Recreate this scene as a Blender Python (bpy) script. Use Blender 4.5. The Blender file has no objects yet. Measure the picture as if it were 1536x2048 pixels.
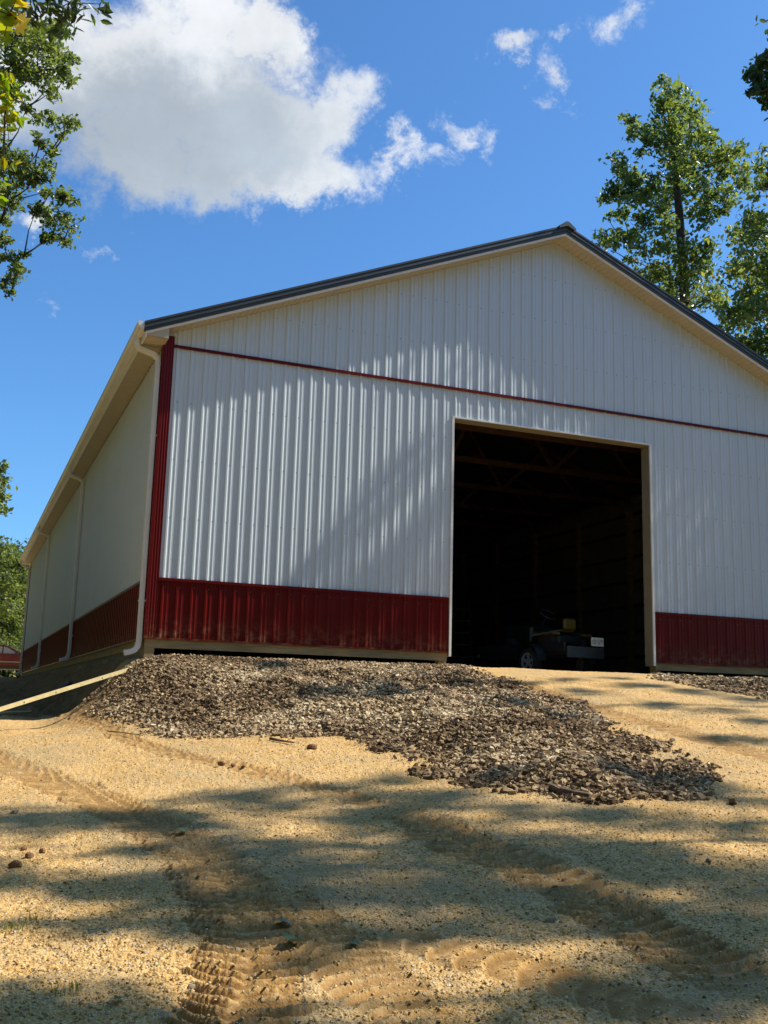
import bpy, math, random
import numpy as np
from mathutils import Vector, Matrix
rnd = random.Random(7)
rng = np.random.default_rng(11)
SC = bpy.context.scene
COL = SC.collection
R9 = 0.2286

# ------------------------------------------------------------------ camera
CAM = dict(f=2078.93, pitch=.1831, yaw=-.3831, roll=.0268, loc=(-2.6612, -16.3241, -.9259))
def cam_axes():
    cp, sp = math.cos(CAM['pitch']), math.sin(CAM['pitch'])
    cy, sy = math.cos(CAM['yaw']), math.sin(CAM['yaw'])
    f = np.array([-sy*cp, cy*cp, sp]); r = np.array([cy, sy, 0.]); u = np.cross(r, f)
    c, s = math.cos(CAM['roll']), math.sin(CAM['roll'])
    return f, c*r+s*u, -s*r+c*u
FW, RT, UP = cam_axes()
CL = np.array(CAM['loc'])
cd = bpy.data.cameras.new('camera'); cam = bpy.data.objects.new('camera', cd); COL.objects.link(cam)
M3 = Matrix(((RT[0], UP[0], -FW[0]), (RT[1], UP[1], -FW[1]), (RT[2], UP[2], -FW[2])))
cam.matrix_world = Matrix.Translation(Vector(CL)) @ M3.to_4x4()
cd.sensor_fit = 'VERTICAL'; cd.sensor_height = 36; cd.lens = CAM['f']/2048*36
cd.clip_start = .05; cd.clip_end = 3000
SC.camera = cam
def ray(x, y):
    d = FW*CAM['f']+(x-768)*RT-(y-1024)*UP
    return d/np.linalg.norm(d)
def at_y(x, y, Y): d = ray(x, y); return CL+d*((Y-CL[1])/d[1])
def at_d(x, y, t): return CL+ray(x, y)*t

# ------------------------------------------------------------------ light and sky
SUN = np.array([1.0, -.188, 1.13]); SUN /= np.linalg.norm(SUN)
sd = bpy.data.lights.new('sun', 'SUN'); so = bpy.data.objects.new('sun', sd); COL.objects.link(so)
sd.energy = 5.0; sd.angle = math.radians(.53); sd.color = (1, .92, .78)
so.rotation_euler = Vector(SUN).to_track_quat('Z', 'Y').to_euler()
so.location = (20, -10, 30)

def N(nt, typ, **kw):
    n = nt.nodes.new(typ)
    for k, v in kw.items():
        if k == 'op': n.operation = v
        elif k == 'bt': n.blend_type = v
        else: setattr(n, k, v)
    return n
def mathn(nt, op, a, b=None, clamp=False):
    n = nt.nodes.new('ShaderNodeMath'); n.operation = op; n.use_clamp = clamp
    for i, v in enumerate((a, b)):
        if v is None: continue
        if isinstance(v, (int, float)): n.inputs[i].default_value = v
        else: nt.links.new(v, n.inputs[i])
    return n.outputs[0]

def mapr(nt, v, a, b, c=0., d=1., mode='SMOOTHSTEP'):
    n = nt.nodes.new('ShaderNodeMapRange'); n.interpolation_type = mode
    for i, x in enumerate((v, a, b, c, d)):
        if isinstance(x, (int, float)): n.inputs[i].default_value = x
        else: nt.links.new(x, n.inputs[i])
    return n.outputs[0]
def mixc(nt, f, a, b, bt='MIX'):
    n = nt.nodes.new('ShaderNodeMix'); n.data_type = 'RGBA'; n.blend_type = bt
    for s, v in ((n.inputs[0], f), (n.inputs[6], a), (n.inputs[7], b)):
        if isinstance(v, (int, float)): s.default_value = v
        elif isinstance(v, (tuple, list)): s.default_value = tuple(v)+(1,) if len(v) == 3 else v
        else: nt.links.new(v, s)
    return n.outputs[2]

W = bpy.data.worlds.new('World'); SC.world = W; W.use_nodes = True
nt = W.node_tree; nt.nodes.clear()
out = nt.nodes.new('ShaderNodeOutputWorld'); bg = nt.nodes.new('ShaderNodeBackground')
nt.links.new(bg.outputs[0], out.inputs[0]); bg.inputs[1].default_value = .081
sky = nt.nodes.new('ShaderNodeTexSky'); sky.sky_type = 'NISHITA'; sky.sun_disc = False
sky.sun_elevation = math.asin(SUN[2]); sky.sun_rotation = math.atan2(SUN[0], SUN[1])
sky.air_density = 1.0; sky.dust_density = .7; sky.ozone_density = 2.2
tc = nt.nodes.new('ShaderNodeTexCoord')
D = tc.outputs['Generated']
def vdot(v, c):
    n = nt.nodes.new('ShaderNodeVectorMath'); n.operation = 'DOT_PRODUCT'; nt.links.new(v, n.inputs[0]); n.inputs[1].default_value = c; return n.outputs['Value']
# the clouds hang in a fixed part of the sky dome; noise first bends their outlines
nz = nt.nodes.new('ShaderNodeTexNoise'); nz.inputs['Scale'].default_value = 9; nz.inputs['Detail'].default_value = 8; nz.inputs['Roughness'].default_value = .62; nt.links.new(D, nz.inputs[0])
nz2 = nt.nodes.new('ShaderNodeTexNoise'); nz2.inputs['Scale'].default_value = 30; nz2.inputs['Detail'].default_value = 9; nz2.inputs['Roughness'].default_value = .7; nz2.inputs['Distortion'].default_value = .6; nt.links.new(D, nz2.inputs[0])
nd = nt.nodes.new('ShaderNodeTexNoise'); nd.inputs['Scale'].default_value = 11; nd.inputs['Detail'].default_value = 9; nd.inputs['Roughness'].default_value = .68; nt.links.new(D, nd.inputs[0])
dv = nt.nodes.new('ShaderNodeVectorMath'); dv.operation = 'SUBTRACT'; nt.links.new(nd.outputs['Color'], dv.inputs[0]); dv.inputs[1].default_value = (.5, .5, .5)
ds_ = nt.nodes.new('ShaderNodeVectorMath'); ds_.operation = 'SCALE'; nt.links.new(dv.outputs[0], ds_.inputs[0]); ds_.inputs['Scale'].default_value = .15
da = nt.nodes.new('ShaderNodeVectorMath'); da.operation = 'ADD'; nt.links.new(D, da.inputs[0]); nt.links.new(ds_.outputs[0], da.inputs[1])
def cloud_field(blobs, shift=(0, 0, 0)):
    src = da.outputs[0]
    best = None
    for (px, py, a, b, rot, pw) in blobs:
        c = ray(px, py)
        u = RT-c*np.dot(RT, c); u /= np.linalg.norm(u); v = np.cross(c, u)
        cr, sr = math.cos(math.radians(rot)), math.sin(math.radians(rot))
        u2, v2 = u*cr+v*sr, -u*sr+v*cr
        uu = vdot(src, tuple(u2/(a/2079.))); vv = vdot(src, tuple(v2/(b/2079.)))
        r2 = mathn(nt, 'ADD', mathn(nt, 'MULTIPLY', uu, uu), mathn(nt, 'MULTIPLY', vv, vv))
        val = mathn(nt, 'MULTIPLY', mathn(nt, 'SUBTRACT', 1.0, mathn(nt, 'SQRT', r2)), pw)
        best = val if best is None else mathn(nt, 'MAXIMUM', best, val)
    return best
BIG = [(290, 170, 360, 190, 0, 1.), (490, 260, 220, 135, -12, 1.), (620, 240, 135, 80, -32, .8), (440, 320, 190, 85, 5, .8), (260, 300, 230, 110, 0, .8), (620, 320, 90, 70, 0, .8),
       (420, 20, 120, 110, 20, .8), (530, 75, 125, 80, 38, .85), (570, 335, 170, 60, 4, .8), (50, 440, 80, 45, -20, .6)]
SMALL = [(790, 335, 95, 42, 0, .7), (775, 295, 30, 40, 30, .5), (925, 282, 75, 42, 15, .7), (1050, 92, 95, 55, -14, 1.), (1110, 165, 50, 90, 18, .75), (1146, 42, 42, 26, -10, .5), (1245, 15, 50, 50, -30, .5),
         (570, 14, 60, 22, -12, .55), (192, 492, 36, 30, 30, .42), (300, 385, 70, 30, 0, .4), (97, 607, 30, 24, 0, .33), (1170, 208, 22, 26, 0, .35), (730, 380, 60, 26, 20, .4)]
w1 = mathn(nt, 'MULTIPLY', mathn(nt, 'SUBTRACT', nz.outputs[0], .5), 1.15)
w2 = mathn(nt, 'MULTIPLY', mathn(nt, 'SUBTRACT', nz2.outputs[0], .5), 1.6)
big = mathn(nt, 'ADD', mathn(nt, 'ADD', cloud_field(BIG), w1), mathn(nt, 'MULTIPLY', w2, .22))
small = mathn(nt, 'ADD', mathn(nt, 'ADD', cloud_field(SMALL), mathn(nt, 'MULTIPLY', w1, .8)), w2)
abig = mapr(nt, big, .0, .5)
asml = mathn(nt, 'MULTIPLY', mapr(nt, small, .12, .85), .85)
alpha = mathn(nt, 'MAXIMUM', abig, asml)
# thick part of the cloud, away from the sunlit crown, is greyer
gcore = cloud_field([(340, 270, 380, 165, -4, 1.1), (180, 300, 260, 150, 0, 1.1)])
shade = mapr(nt, mathn(nt, 'ADD', gcore, mathn(nt, 'MULTIPLY', w1, .55)), -.10, .62)
ccol = mixc(nt, shade, (7.5, 7.8, 8.2), (4.2, 4.85, 5.6))
vari = mapr(nt, nz.outputs[0], .3, .75, .86, 1.06)
vm = nt.nodes.new('ShaderNodeVectorMath'); vm.operation = 'SCALE'; nt.links.new(ccol, vm.inputs[0]); nt.links.new(vari, vm.inputs['Scale'])
skyc = mixc(nt, 1.0, sky.outputs[0], (.69, 1.18, 1.6), 'MULTIPLY')
nt.links.new(mixc(nt, alpha, skyc, vm.outputs[0]), bg.inputs[0])

SC.view_settings.view_transform = 'Standard'; SC.view_settings.look = 'None'
SC.view_settings.exposure = .55; SC.view_settings.gamma = 1
SC.cycles.max_bounces = 6; SC.cycles.diffuse_bounces = 3; SC.cycles.glossy_bounces = 3; SC.cycles.transmission_bounces = 4
SC.cycles.transparent_max_bounces = 4
SC.cycles.caustics_reflective = False; SC.cycles.caustics_refractive = False
SC.cycles.use_denoising = True

# ------------------------------------------------------------------ materials
def mat(name, col, rough=.6, metal=0., noise=None, bump=None, spec=.5, coat=0.):
    m = bpy.data.materials.new(name); m.use_nodes = True; t = m.node_tree
    b = t.nodes['Principled BSDF']; b.inputs['Roughness'].default_value = rough; b.inputs['Metallic'].default_value = metal
    b.inputs['Specular IOR Level'].default_value = spec; b.inputs['Coat Weight'].default_value = coat
    b.inputs['Base Color'].default_value = tuple(col)+(1,)
    co = t.nodes.new('ShaderNodeTexCoord')
    if noise:      # (scale, colour2, stretch xyz)
        sc, c2, st = noise
        mp = t.nodes.new('ShaderNodeMapping'); mp.inputs['Scale'].default_value = st; t.links.new(co.outputs['Object'], mp.inputs[0])
        nn = t.nodes.new('ShaderNodeTexNoise'); nn.inputs['Scale'].default_value = sc; nn.inputs['Detail'].default_value = 6; nn.inputs['Roughness'].default_value = .65
        t.links.new(mp.outputs[0], nn.inputs[0])
        t.links.new(mixc(t, mapr(t, nn.outputs[0], .32, .68), tuple(col), tuple(c2)), b.inputs['Base Color'])
    if bump:       # (scale, strength, distance, stretch)
        sc, stg, dist, st = bump
        mp = t.nodes.new('ShaderNodeMapping'); mp.inputs['Scale'].default_value = st; t.links.new(co.outputs['Object'], mp.inputs[0])
        nn = t.nodes.new('ShaderNodeTexNoise'); nn.inputs['Scale'].default_value = sc; nn.inputs['Detail'].default_value = 3
        t.links.new(mp.outputs[0], nn.inputs[0])
        bp = t.nodes.new('ShaderNodeBump'); bp.inputs['Strength'].default_value = stg; bp.inputs['Distance'].default_value = dist
        t.links.new(nn.outputs[0], bp.inputs['Height']); t.links.new(bp.outputs[0], b.inputs['Normal'])
    return m
WHITE = mat('white_steel', (.57, .65, .70), .36, noise=(.7, (.54, .62, .67), (1, 1, .25)), bump=(2.2, .22, .02, (1, 1, .5)), spec=.5)
WHITEP = mat('white_painted_metal', (.78, .78, .75), .35, noise=(3, (.72, .72, .69), (1, 1, 1)))
RED = mat('red_steel', (.12, .005, .004), .32, noise=(1.2, (.10, .0045, .0035), (1, 1, .3)), bump=(2.5, .2, .02, (1, 1, .6)), spec=.18)
CHAR = mat('charcoal_steel', (.035, .042, .045), .4, noise=(2, (.045, .052, .055), (1, 1, 1)))
CREAM = mat('cream_vinyl', (.50, .45, .345), .5, noise=(4, (.46, .415, .31), (1, 1, 1)))
LUMB = mat('treated_lumber', (.35, .27, .125), .75, noise=(9, (.22, .165, .08), (.25, .25, 2.5)), bump=(30, .4, .004, (.3, 1, 1)))
PLANK = mat('pale_pine', (.62, .52, .27), .6, noise=(7, (.50, .40, .19), (.3, 2, 2)))
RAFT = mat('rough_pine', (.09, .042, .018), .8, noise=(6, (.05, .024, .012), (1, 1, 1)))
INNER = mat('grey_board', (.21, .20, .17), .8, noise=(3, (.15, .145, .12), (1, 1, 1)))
def add_dirt(m, z0, z1, col, amt):
    t = m.node_tree; b = t.nodes['Principled BSDF']; src = b.inputs['Base Color'].links[0].from_socket
    co = t.nodes.new('ShaderNodeTexCoord'); sp = t.nodes.new('ShaderNodeSeparateXYZ'); t.links.new(co.outputs['Object'], sp.inputs[0])
    nn = t.nodes.new('ShaderNodeTexNoise'); nn.inputs['Scale'].default_value = 7; nn.inputs['Detail'].default_value = 8; nn.inputs['Roughness'].default_value = .75; t.links.new(co.outputs['Object'], nn.inputs[0])
    f = mathn(t, 'MULTIPLY', mathn(t, 'MULTIPLY', mapr(t, sp.outputs[2], z1, z0), mapr(t, nn.outputs[0], .42, .72)), amt)
    t.links.new(mixc(t, f, src, col), b.inputs['Base Color'])
add_dirt(RED, -.05, .45, (.30, .19, .10), .55)
add_dirt(WHITE, .8, 2.2, (.38, .33, .25), .22)
DARKM = mat('screw_washer', (.16, .16, .15), .4, metal=.6)
BLACKP = mat('black_paint', (.012, .013, .014), .45, noise=(5, (.02, .02, .022), (1, 1, 1)))
GREENP = mat('dark_green_paint', (.006, .013, .01), .35, noise=(4, (.008, .018, .013), (1, 1, 1)))
GREYM = mat('dull_metal', (.04, .047, .05), .45, metal=.3, noise=(6, (.025, .03, .033), (1, 1, 1)))
YELL = mat('yellow_plastic', (.10, .075, .005), .45, noise=(6, (.08, .06, .005), (1, 1, 1)))
TYRE = mat('tyre_rubber', (.015, .015, .015), .85, bump=(40, .4, .005, (1, 1, 1)))
RIM = mat('white_wheel_rim', (.30, .33, .38), .4, noise=(8, (.22, .24, .27), (1, 1, 1)))
PLATE = mat('number_plate', (.62, .66, .6), .5, noise=(12, (.52, .56, .52), (1, 1, 1)))
INK = mat('plate_ink', (.05, .06, .09), .6)
MAROON = mat('maroon_car_paint', (.10, .006, .018), .3, coat=.8, noise=(1, (.09, .005, .016), (1, 1, 1)))
GLASS = mat('car_glass', (.22, .27, .29), .05, spec=1.)
CHROME = mat('bright_metal', (.6, .6, .6), .2, metal=1.)
LAMPR = mat('red_lamp', (.3, .01, .01), .2, spec=.8)
STONE = mat('grey_stone', (.32, .26, .18), .8, noise=(25, (.20, .16, .11), (1, 1, 1)), bump=(40, .5, .01, (1, 1, 1)))
SLAB = mat('slab_concrete', (.24, .25, .23), .85, noise=(7, (.17, .17, .15), (1, 1, 1)))
CLOD = mat('dry_clay', (.24, .12, .055), .9, noise=(20, (.15, .075, .035), (1, 1, 1)), bump=(50, .6, .01, (1, 1, 1)))
STICK = mat('dead_wood', (.17, .12, .075), .85, noise=(18, (.09, .062, .04), (1, 1, 1)), bump=(60, .5, .005, (1, 1, 1)))
BARK = mat('tree_bark', (.085, .07, .055), .9, noise=(6, (.045, .036, .028), (2, 2, .4)), bump=(14, .7, .03, (2, 2, .4)))
TAN = mat('tan_liner', (.26, .24, .17), .6, noise=(4, (.23, .21, .15), (1, 1, 1)))
BRICKR = mat('faded_board', (.2, .17, .11), .8)

def attr_mat(name, stops, rough=.8, transl=0., bump=None, spec=.4, tl=None):
    m = bpy.data.materials.new(name); m.use_nodes = True; t = m.node_tree; b = t.nodes['Principled BSDF']
    b.inputs['Roughness'].default_value = rough; b.inputs['Specular IOR Level'].default_value = spec
    a = t.nodes.new('ShaderNodeAttribute'); a.attribute_name = 'var'
    cr = t.nodes.new('ShaderNodeValToRGB'); t.links.new(a.outputs['Fac'], cr.inputs[0])
    el = cr.color_ramp.elements
    while len(el) < len(stops): el.new(.5)
    for e, (p, c) in zip(el, stops): e.position = p; e.color = tuple(c)+(1,)
    t.links.new(cr.outputs[0], b.inputs['Base Color'])
    if transl:
        tr = t.nodes.new('ShaderNodeBsdfTranslucent')
        t.links.new(mixc(t, 1., cr.outputs[0], tl or (2.2, 2.3, .8), 'MULTIPLY'), tr.inputs[0])
        mx = t.nodes.new('ShaderNodeMixShader'); mx.inputs[0].default_value = transl
        t.links.new(b.outputs[0], mx.inputs[1]); t.links.new(tr.outputs[0], mx.inputs[2])
        t.links.new(mx.outputs[0], t.nodes['Material Output'].inputs[0])
    return m
LEAF = attr_mat('leaf_green', [(0, (.055, .08, .032)), (.5, (.12, .155, .06)), (.85, (.19, .215, .09)), (1, (.26, .24, .08))], .36, .45)
LEAFB = attr_mat('leaf_bluish_green', [(0, (.03, .055, .02)), (.6, (.055, .085, .03)), (1, (.10, .13, .04))], .38, .3)
LEAFY = attr_mat('leaf_yellow_green', [(0, (.10, .17, .012)), (.6, (.17, .24, .015)), (1, (.34, .26, .02))], .45, .5, tl=(2.2, 2.2, .6))
LEAFD = attr_mat('fallen_leaf', [(0, (.03, .10, .05)), (1, (.14, .16, .07))], .6, .1)
PEB = attr_mat('pebble', [(0, (.22, .13, .05)), (.3, (.48, .31, .12)), (.7, (.64, .45, .19)), (.92, (.66, .52, .30)), (1, (.34, .29, .22))], .85, spec=.15)
CHIP = attr_mat('wood_chip', [(0, (.10, .062, .034)), (.3, (.22, .15, .085)), (.65, (.36, .26, .15)), (.92, (.45, .34, .20)), (1, (.58, .48, .32))], .9, spec=.12)
BLADE = attr_mat('grass_blade', [(0, (.10, .15, .03)), (1, (.25, .24, .08))], .6, .3)

# ------------------------------------------------------------------ object helpers
def tag(o, label=None, cat=None, group=None, kind=None, category=None):
    for k, v in (('label', label), ('category', cat or category), ('group', group), ('kind', kind)):
        if v: o[k] = v
    return o
def empty(name, loc=(0, 0, 0), rz=0., **kw):
    o = bpy.data.objects.new(name, None); COL.objects.link(o); o.location = loc; o.rotation_euler[2] = rz; o.empty_display_size = .2
    return tag(o, **kw)
class MB:
    def __init__(s): s.v = []; s.f = []; s.m = []
    def quadset(s, vs, fs, mi=0):
        b = len(s.v); s.v += [tuple(float(c) for c in p) for p in vs]; s.f += [tuple(b+i for i in f) for f in fs]; s.m += [mi]*len(fs)
    def box(s, x0, x1, y0, y1, z0, z1, mi=0):
        s.quadset([(x0, y0, z0), (x1, y0, z0), (x1, y1, z0), (x0, y1, z0), (x0, y0, z1), (x1, y0, z1), (x1, y1, z1), (x0, y1, z1)],
                  [(0, 3, 2, 1), (4, 5, 6, 7), (0, 1, 5, 4), (1, 2, 6, 5), (2, 3, 7, 6), (3, 0, 4, 7)], mi); return s
    def bevbox(s, x0, x1, y0, y1, z0, z1, b=.01, mi=0):
        pts = []
        for z, k in ((z0, b), (z0+b, 0), (z1-b, 0), (z1, b)):
            for (cx, cy, sx, sy) in ((x0, y0, 1, 1), (x1, y0, -1, 1), (x1, y1, -1, -1), (x0, y1, 1, -1)):
                q = b if k == 0 else b*1.6
                a1 = (cx+sx*q, cy+sy*k, z); a2 = (cx+sx*k, cy+sy*q, z)
                pts += [a2, a1] if (sx, sy) in ((1, 1), (-1, -1)) else [a1, a2]
        fs = [tuple(range(7, -1, -1)), tuple(range(24, 32))]
        for r in range(3):
            for i in range(8): j = (i+1) % 8; fs.append((r*8+i, r*8+j, r*8+8+j, r*8+8+i))
        s.quadset(pts, fs, mi); return s
    def beam(s, p, q, w, h, mi=0, up=(0, 0, 1)):
        p = Vector(p); q = Vector(q); d = (q-p).normalized(); u = Vector(up)
        if abs(d.dot(u)) > .98: u = Vector((0, 1, 0))
        sx = d.cross(u).normalized(); uz = sx.cross(d).normalized()
        vs = []
        for e in (p, q):
            for a, b in ((-1, -1), (1, -1), (1, 1), (-1, 1)): vs.append(e+sx*(a*w/2)+uz*(b*h/2))
        s.quadset(vs, [(3, 2, 1, 0), (4, 5, 6, 7), (0, 1, 5, 4), (1, 2, 6, 5), (2, 3, 7, 6), (3, 0, 4, 7)], mi); return s
    def tube(s, pts, rad, n=8, mi=0, cap=True):
        pts = [Vector(p) for p in pts]; k = len(pts)
        rad = [rad]*k if isinstance(rad, (int, float)) else rad
        ref = None; vs = []
        for i, p in enumerate(pts):
            d = (pts[min(i+1, k-1)]-pts[max(i-1, 0)]).normalized()
            if ref is None: ref = Vector((0, 0, 1)) if abs(d.z) < .9 else Vector((1, 0, 0))
            a = (ref-d*ref.dot(d)).normalized(); b = d.cross(a); ref = a
            for j in range(n): t = 2*math.pi*j/n; vs.append(p+(a*math.cos(t)+b*math.sin(t))*rad[i])
        fs = [(i*n+j, i*n+(j+1) % n, (i+1)*n+(j+1) % n, (i+1)*n+j) for i in range(k-1) for j in range(n)]
        if cap: fs += [tuple(range(n-1, -1, -1)), tuple(range((k-1)*n, k*n))]
        s.quadset(vs, fs, mi); return s
    def sweep(s, prof, path, mi=0):       # closed 2-d profile given as offsets (vectors per station)
        n = len(prof[0]); vs = [Vector(p)+Vector(o) for p, pr in zip(path, prof) for o in pr]
        fs = [(i*n+j, i*n+(j+1) % n, (i+1)*n+(j+1) % n, (i+1)*n+j) for i in range(len(path)-1) for j in range(n)]
        fs += [tuple(range(n-1, -1, -1)), tuple(range((len(path)-1)*n, len(path)*n))]
        s.quadset(vs, fs, mi); return s
    def prism(s, poly, y0, y1, mi=0):     # polygon in x,z extruded along y
        n = len(poly); vs = [(x, y0, z) for x, z in poly]+[(x, y1, z) for x, z in poly]
        s.quadset(vs, [tuple(range(n)), tuple(range(2*n-1, n-1, -1))]+[(i, i+n, (i+1) % n+n, (i+1) % n) for i in range(n)], mi); return s
    def lathe(s, prof, axis='x', c=(0, 0, 0), n=24, mi=0, cap=True):
        vs = []
        for (a, r) in prof:
            for j in range(n):
                t = 2*math.pi*j/n; p = (a, r*math.cos(t), r*math.sin(t)) if axis == 'x' else (r*math.cos(t), r*math.sin(t), a)
                vs.append((p[0]+c[0], p[1]+c[1], p[2]+c[2]))
        k = len(prof)
        s.quadset(vs, [(i*n+j, i*n+(j+1) % n, (i+1)*n+(j+1) % n, (i+1)*n+j) for i in range(k-1) for j in range(n)]+([tuple(range(n-1, -1, -1)), tuple(range((k-1)*n, k*n))] if cap else []), mi); return s
    def build(s, name, mats, parent=None, smooth=False, **kw):
        me = bpy.data.meshes.new(name); me.from_pydata(s.v, [], s.f)
        for m in (mats if isinstance(mats, (list, tuple)) else [mats]): me.materials.append(m)
        me.polygons.foreach_set('material_index', s.m)
        if smooth: me.polygons.foreach_set('use_smooth', [True]*len(s.f))
        me.validate(); me.update()
        o = bpy.data.objects.new(name, me); COL.objects.link(o)
        if parent: o.parent = parent
        return tag(o, **kw)
def np_mesh(name, V, F, m, parent=None, var=None, smooth=False, attrs=None, **kw):
    V = np.ascontiguousarray(V, dtype=np.float32); F = np.ascontiguousarray(F, dtype=np.int32); k = F.shape[1]
    me = bpy.data.meshes.new(name); me.vertices.add(len(V)); me.vertices.foreach_set('co', V.ravel())
    me.loops.add(F.size); me.loops.foreach_set('vertex_index', F.ravel())
    me.polygons.add(len(F)); me.polygons.foreach_set('loop_start', np.arange(0, F.size, k, dtype=np.int32))
    me.polygons.foreach_set('use_smooth', np.full(len(F), smooth))
    me.materials.append(m); me.update(calc_edges=True)
    for an, av in ([('var', var)] if var is not None else [])+list((attrs or {}).items()):
        a = me.attributes.new(an, 'FLOAT', 'POINT'); a.data.foreach_set('value', np.asarray(av, dtype=np.float32))
    o = bpy.data.objects.new(name, me); COL.objects.link(o)
    if parent: o.parent = parent
    return tag(o, **kw)

# ------------------------------------------------------------------ terrain
def hsh(ix, iy, s):
    h = (ix.astype(np.int64)*374761393+iy.astype(np.int64)*668265263+s*974634777) & 0x7fffffff
    h = ((h ^ (h >> 13))*1274126177) & 0x7fffffff
    return ((h ^ (h >> 16)) & 0xffff)/65535.
def vnoise(x, y, s=0):
    ix = np.floor(x); iy = np.floor(y); fx = x-ix; fy = y-iy; fx = fx*fx*(3-2*fx); fy = fy*fy*(3-2*fy)
    a = hsh(ix, iy, s); b = hsh(ix+1, iy, s); c = hsh(ix, iy+1, s); d = hsh(ix+1, iy+1, s)
    return (a*(1-fx)+b*fx)*(1-fy)+(c*(1-fx)+d*fx)*fy-.5
def fbm(x, y, sc, o=4, s=0, g=.5):
    r = 0; a = 1.
    for i in range(o): r = r+a*vnoise(x*sc+i*17.3, y*sc-i*9.1, s+i); sc *= 2.03; a *= g
    return r
def sst(a, b, x): t = np.clip((x-a)/(b-a), 0, 1); return t*t*(3-2*t)
def base_z(X, Y):
    X = np.asarray(X, float); Y = np.asarray(Y, float)
    left = np.where(Y > 0, -1.3+.036*np.minimum(Y, 60), -1.3+.067*Y)
    yy = np.maximum(-Y-.7, 0)
    right = -.27-.129*(yy-.9*(1-np.exp(-yy/.9)))*1.06
    right = np.where(Y < -14, right, right)
    wf = sst(-1.55, .25, X); wide = sst(-4.5, 7.5, X); tt_ = sst(-.6, -4.5, Y) if False else 1-sst(-4.5, -.4, Y); wf = wf*(1-tt_)+wide*tt_; ws = sst(-1.05, -.02, X)
    k = sst(-.5, .9, Y)
    w = wf*(1-k)+ws*k
    z = left*(1-w)+right*w
    z = z-.06*sst(11.5, 22, X)*np.maximum(X-11.5, 0)*.3
    z = z+.03*np.clip(Y-50, 0, 35)
    far = np.hypot(X-5, Y); z = z+np.where(far > 70, np.minimum((far-70)*.02, 3), 0)
    return z
def at_ground(px, py, zf=None):
    zf = zf or base_z; d = ray(px, py); t = np.linspace(1.5, 90, 30000); P = CL+t[:, None]*d
    g = P[:, 2]-zf(P[:, 0], P[:, 1]); i = int(np.argmax(g < 0)); return P[i][:2]
MPOLY = [at_ground(*p) for p in ((140, 1415), (215, 1368), (300, 1318), (600, 1318), (880, 1334), (1000, 1362), (1150, 1410), (1300, 1500), (1395, 1545), (1385, 1590), (1180, 1606), (950, 1565), (800, 1505), (680, 1470), (400, 1476), (250, 1446))]
# the mulch also runs up under the skirt board
MPOLY = [tuple(p) for p in MPOLY]; MPOLY[2] = (-.1, .1); MPOLY[3] = (2.5, .15); MPOLY[4] = (5.0, .1)
M2POLY = [(9.75, .2)]+[tuple(at_ground(*p)) for p in ((1318, 1358), (1400, 1376), (1536, 1400), (1660, 1420))]+[(15.6, -2.5), (15.6, .2)]
def poly_dist(X, Y, P):      # signed: positive inside
    X = np.asarray(X, float); Y = np.asarray(Y, float)
    d = np.full(X.shape, 1e9); ins = np.zeros(X.shape, bool); n = len(P)
    for i in range(n):
        x0, y0 = P[i]; x1, y1 = P[(i+1) % n]; dx, dy = x1-x0, y1-y0
        t = np.clip(((X-x0)*dx+(Y-y0)*dy)/(dx*dx+dy*dy), 0, 1)
        d = np.minimum(d, np.hypot(X-x0-t*dx, Y-y0-t*dy))
        c = ((y0 > Y) != (y1 > Y)) & (X < (x1-x0)*(Y-y0)/((y1-y0) or 1e-9)+x0); ins ^= c
    return np.where(ins, d, -d)
PIT = at_ground(700, 1375)
def mulch_mask(X, Y):
    n = fbm(X, Y, 1.5, 5, 5, .6)*.9+fbm(X, Y, 7, 3, 8)*.25
    return np.maximum(sst(-.16, .5, poly_dist(X, Y, MPOLY)+n*.5), sst(-.1, .15, poly_dist(X, Y, M2POLY)+n*.25))
def px_path(pts): return [tuple(at_ground(*p)) for p in pts]
TRACKS = [  # path, half width, depth, lug pitch, lug height, chevron bend, seed
    (px_path([(-60, 1500), (60, 1548), (180, 1590), (290, 1640), (380, 1700), (440, 1760), (480, 1830), (500, 1900), (490, 1980), (450, 2070), (400, 2160)]), .26, .012, .100, .040, 1.0),
    (px_path([(530, 1760), (620, 1850), (700, 1930), (800, 2010), (900, 2100)]), .20, .008, .10, .032, -1.0),
    (px_path([(80, 1418), (230, 1480), (420, 1525), (560, 1552), (690, 1590), (800, 1620)]), .15, .008, .115, .034, 1.0),
    (px_path([(760, 1610), (930, 1690), (1080, 1740), (1200, 1810), (1340, 1890), (1460, 1950), (1600, 2010)]), .25, .012, .115, .044, 1.0),
    (px_path([(700, 1840), (850, 1890), (980, 1925), (1120, 1960), (1300, 2010), (1500, 2090)]), .17, .006, .14, .024, -.6),
    (px_path([(1000, 1350), (1130, 1400), (1280, 1440), (1420, 1480), (1600, 1530)]), .20, .006, .12, .012, 1.0),
]
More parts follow.
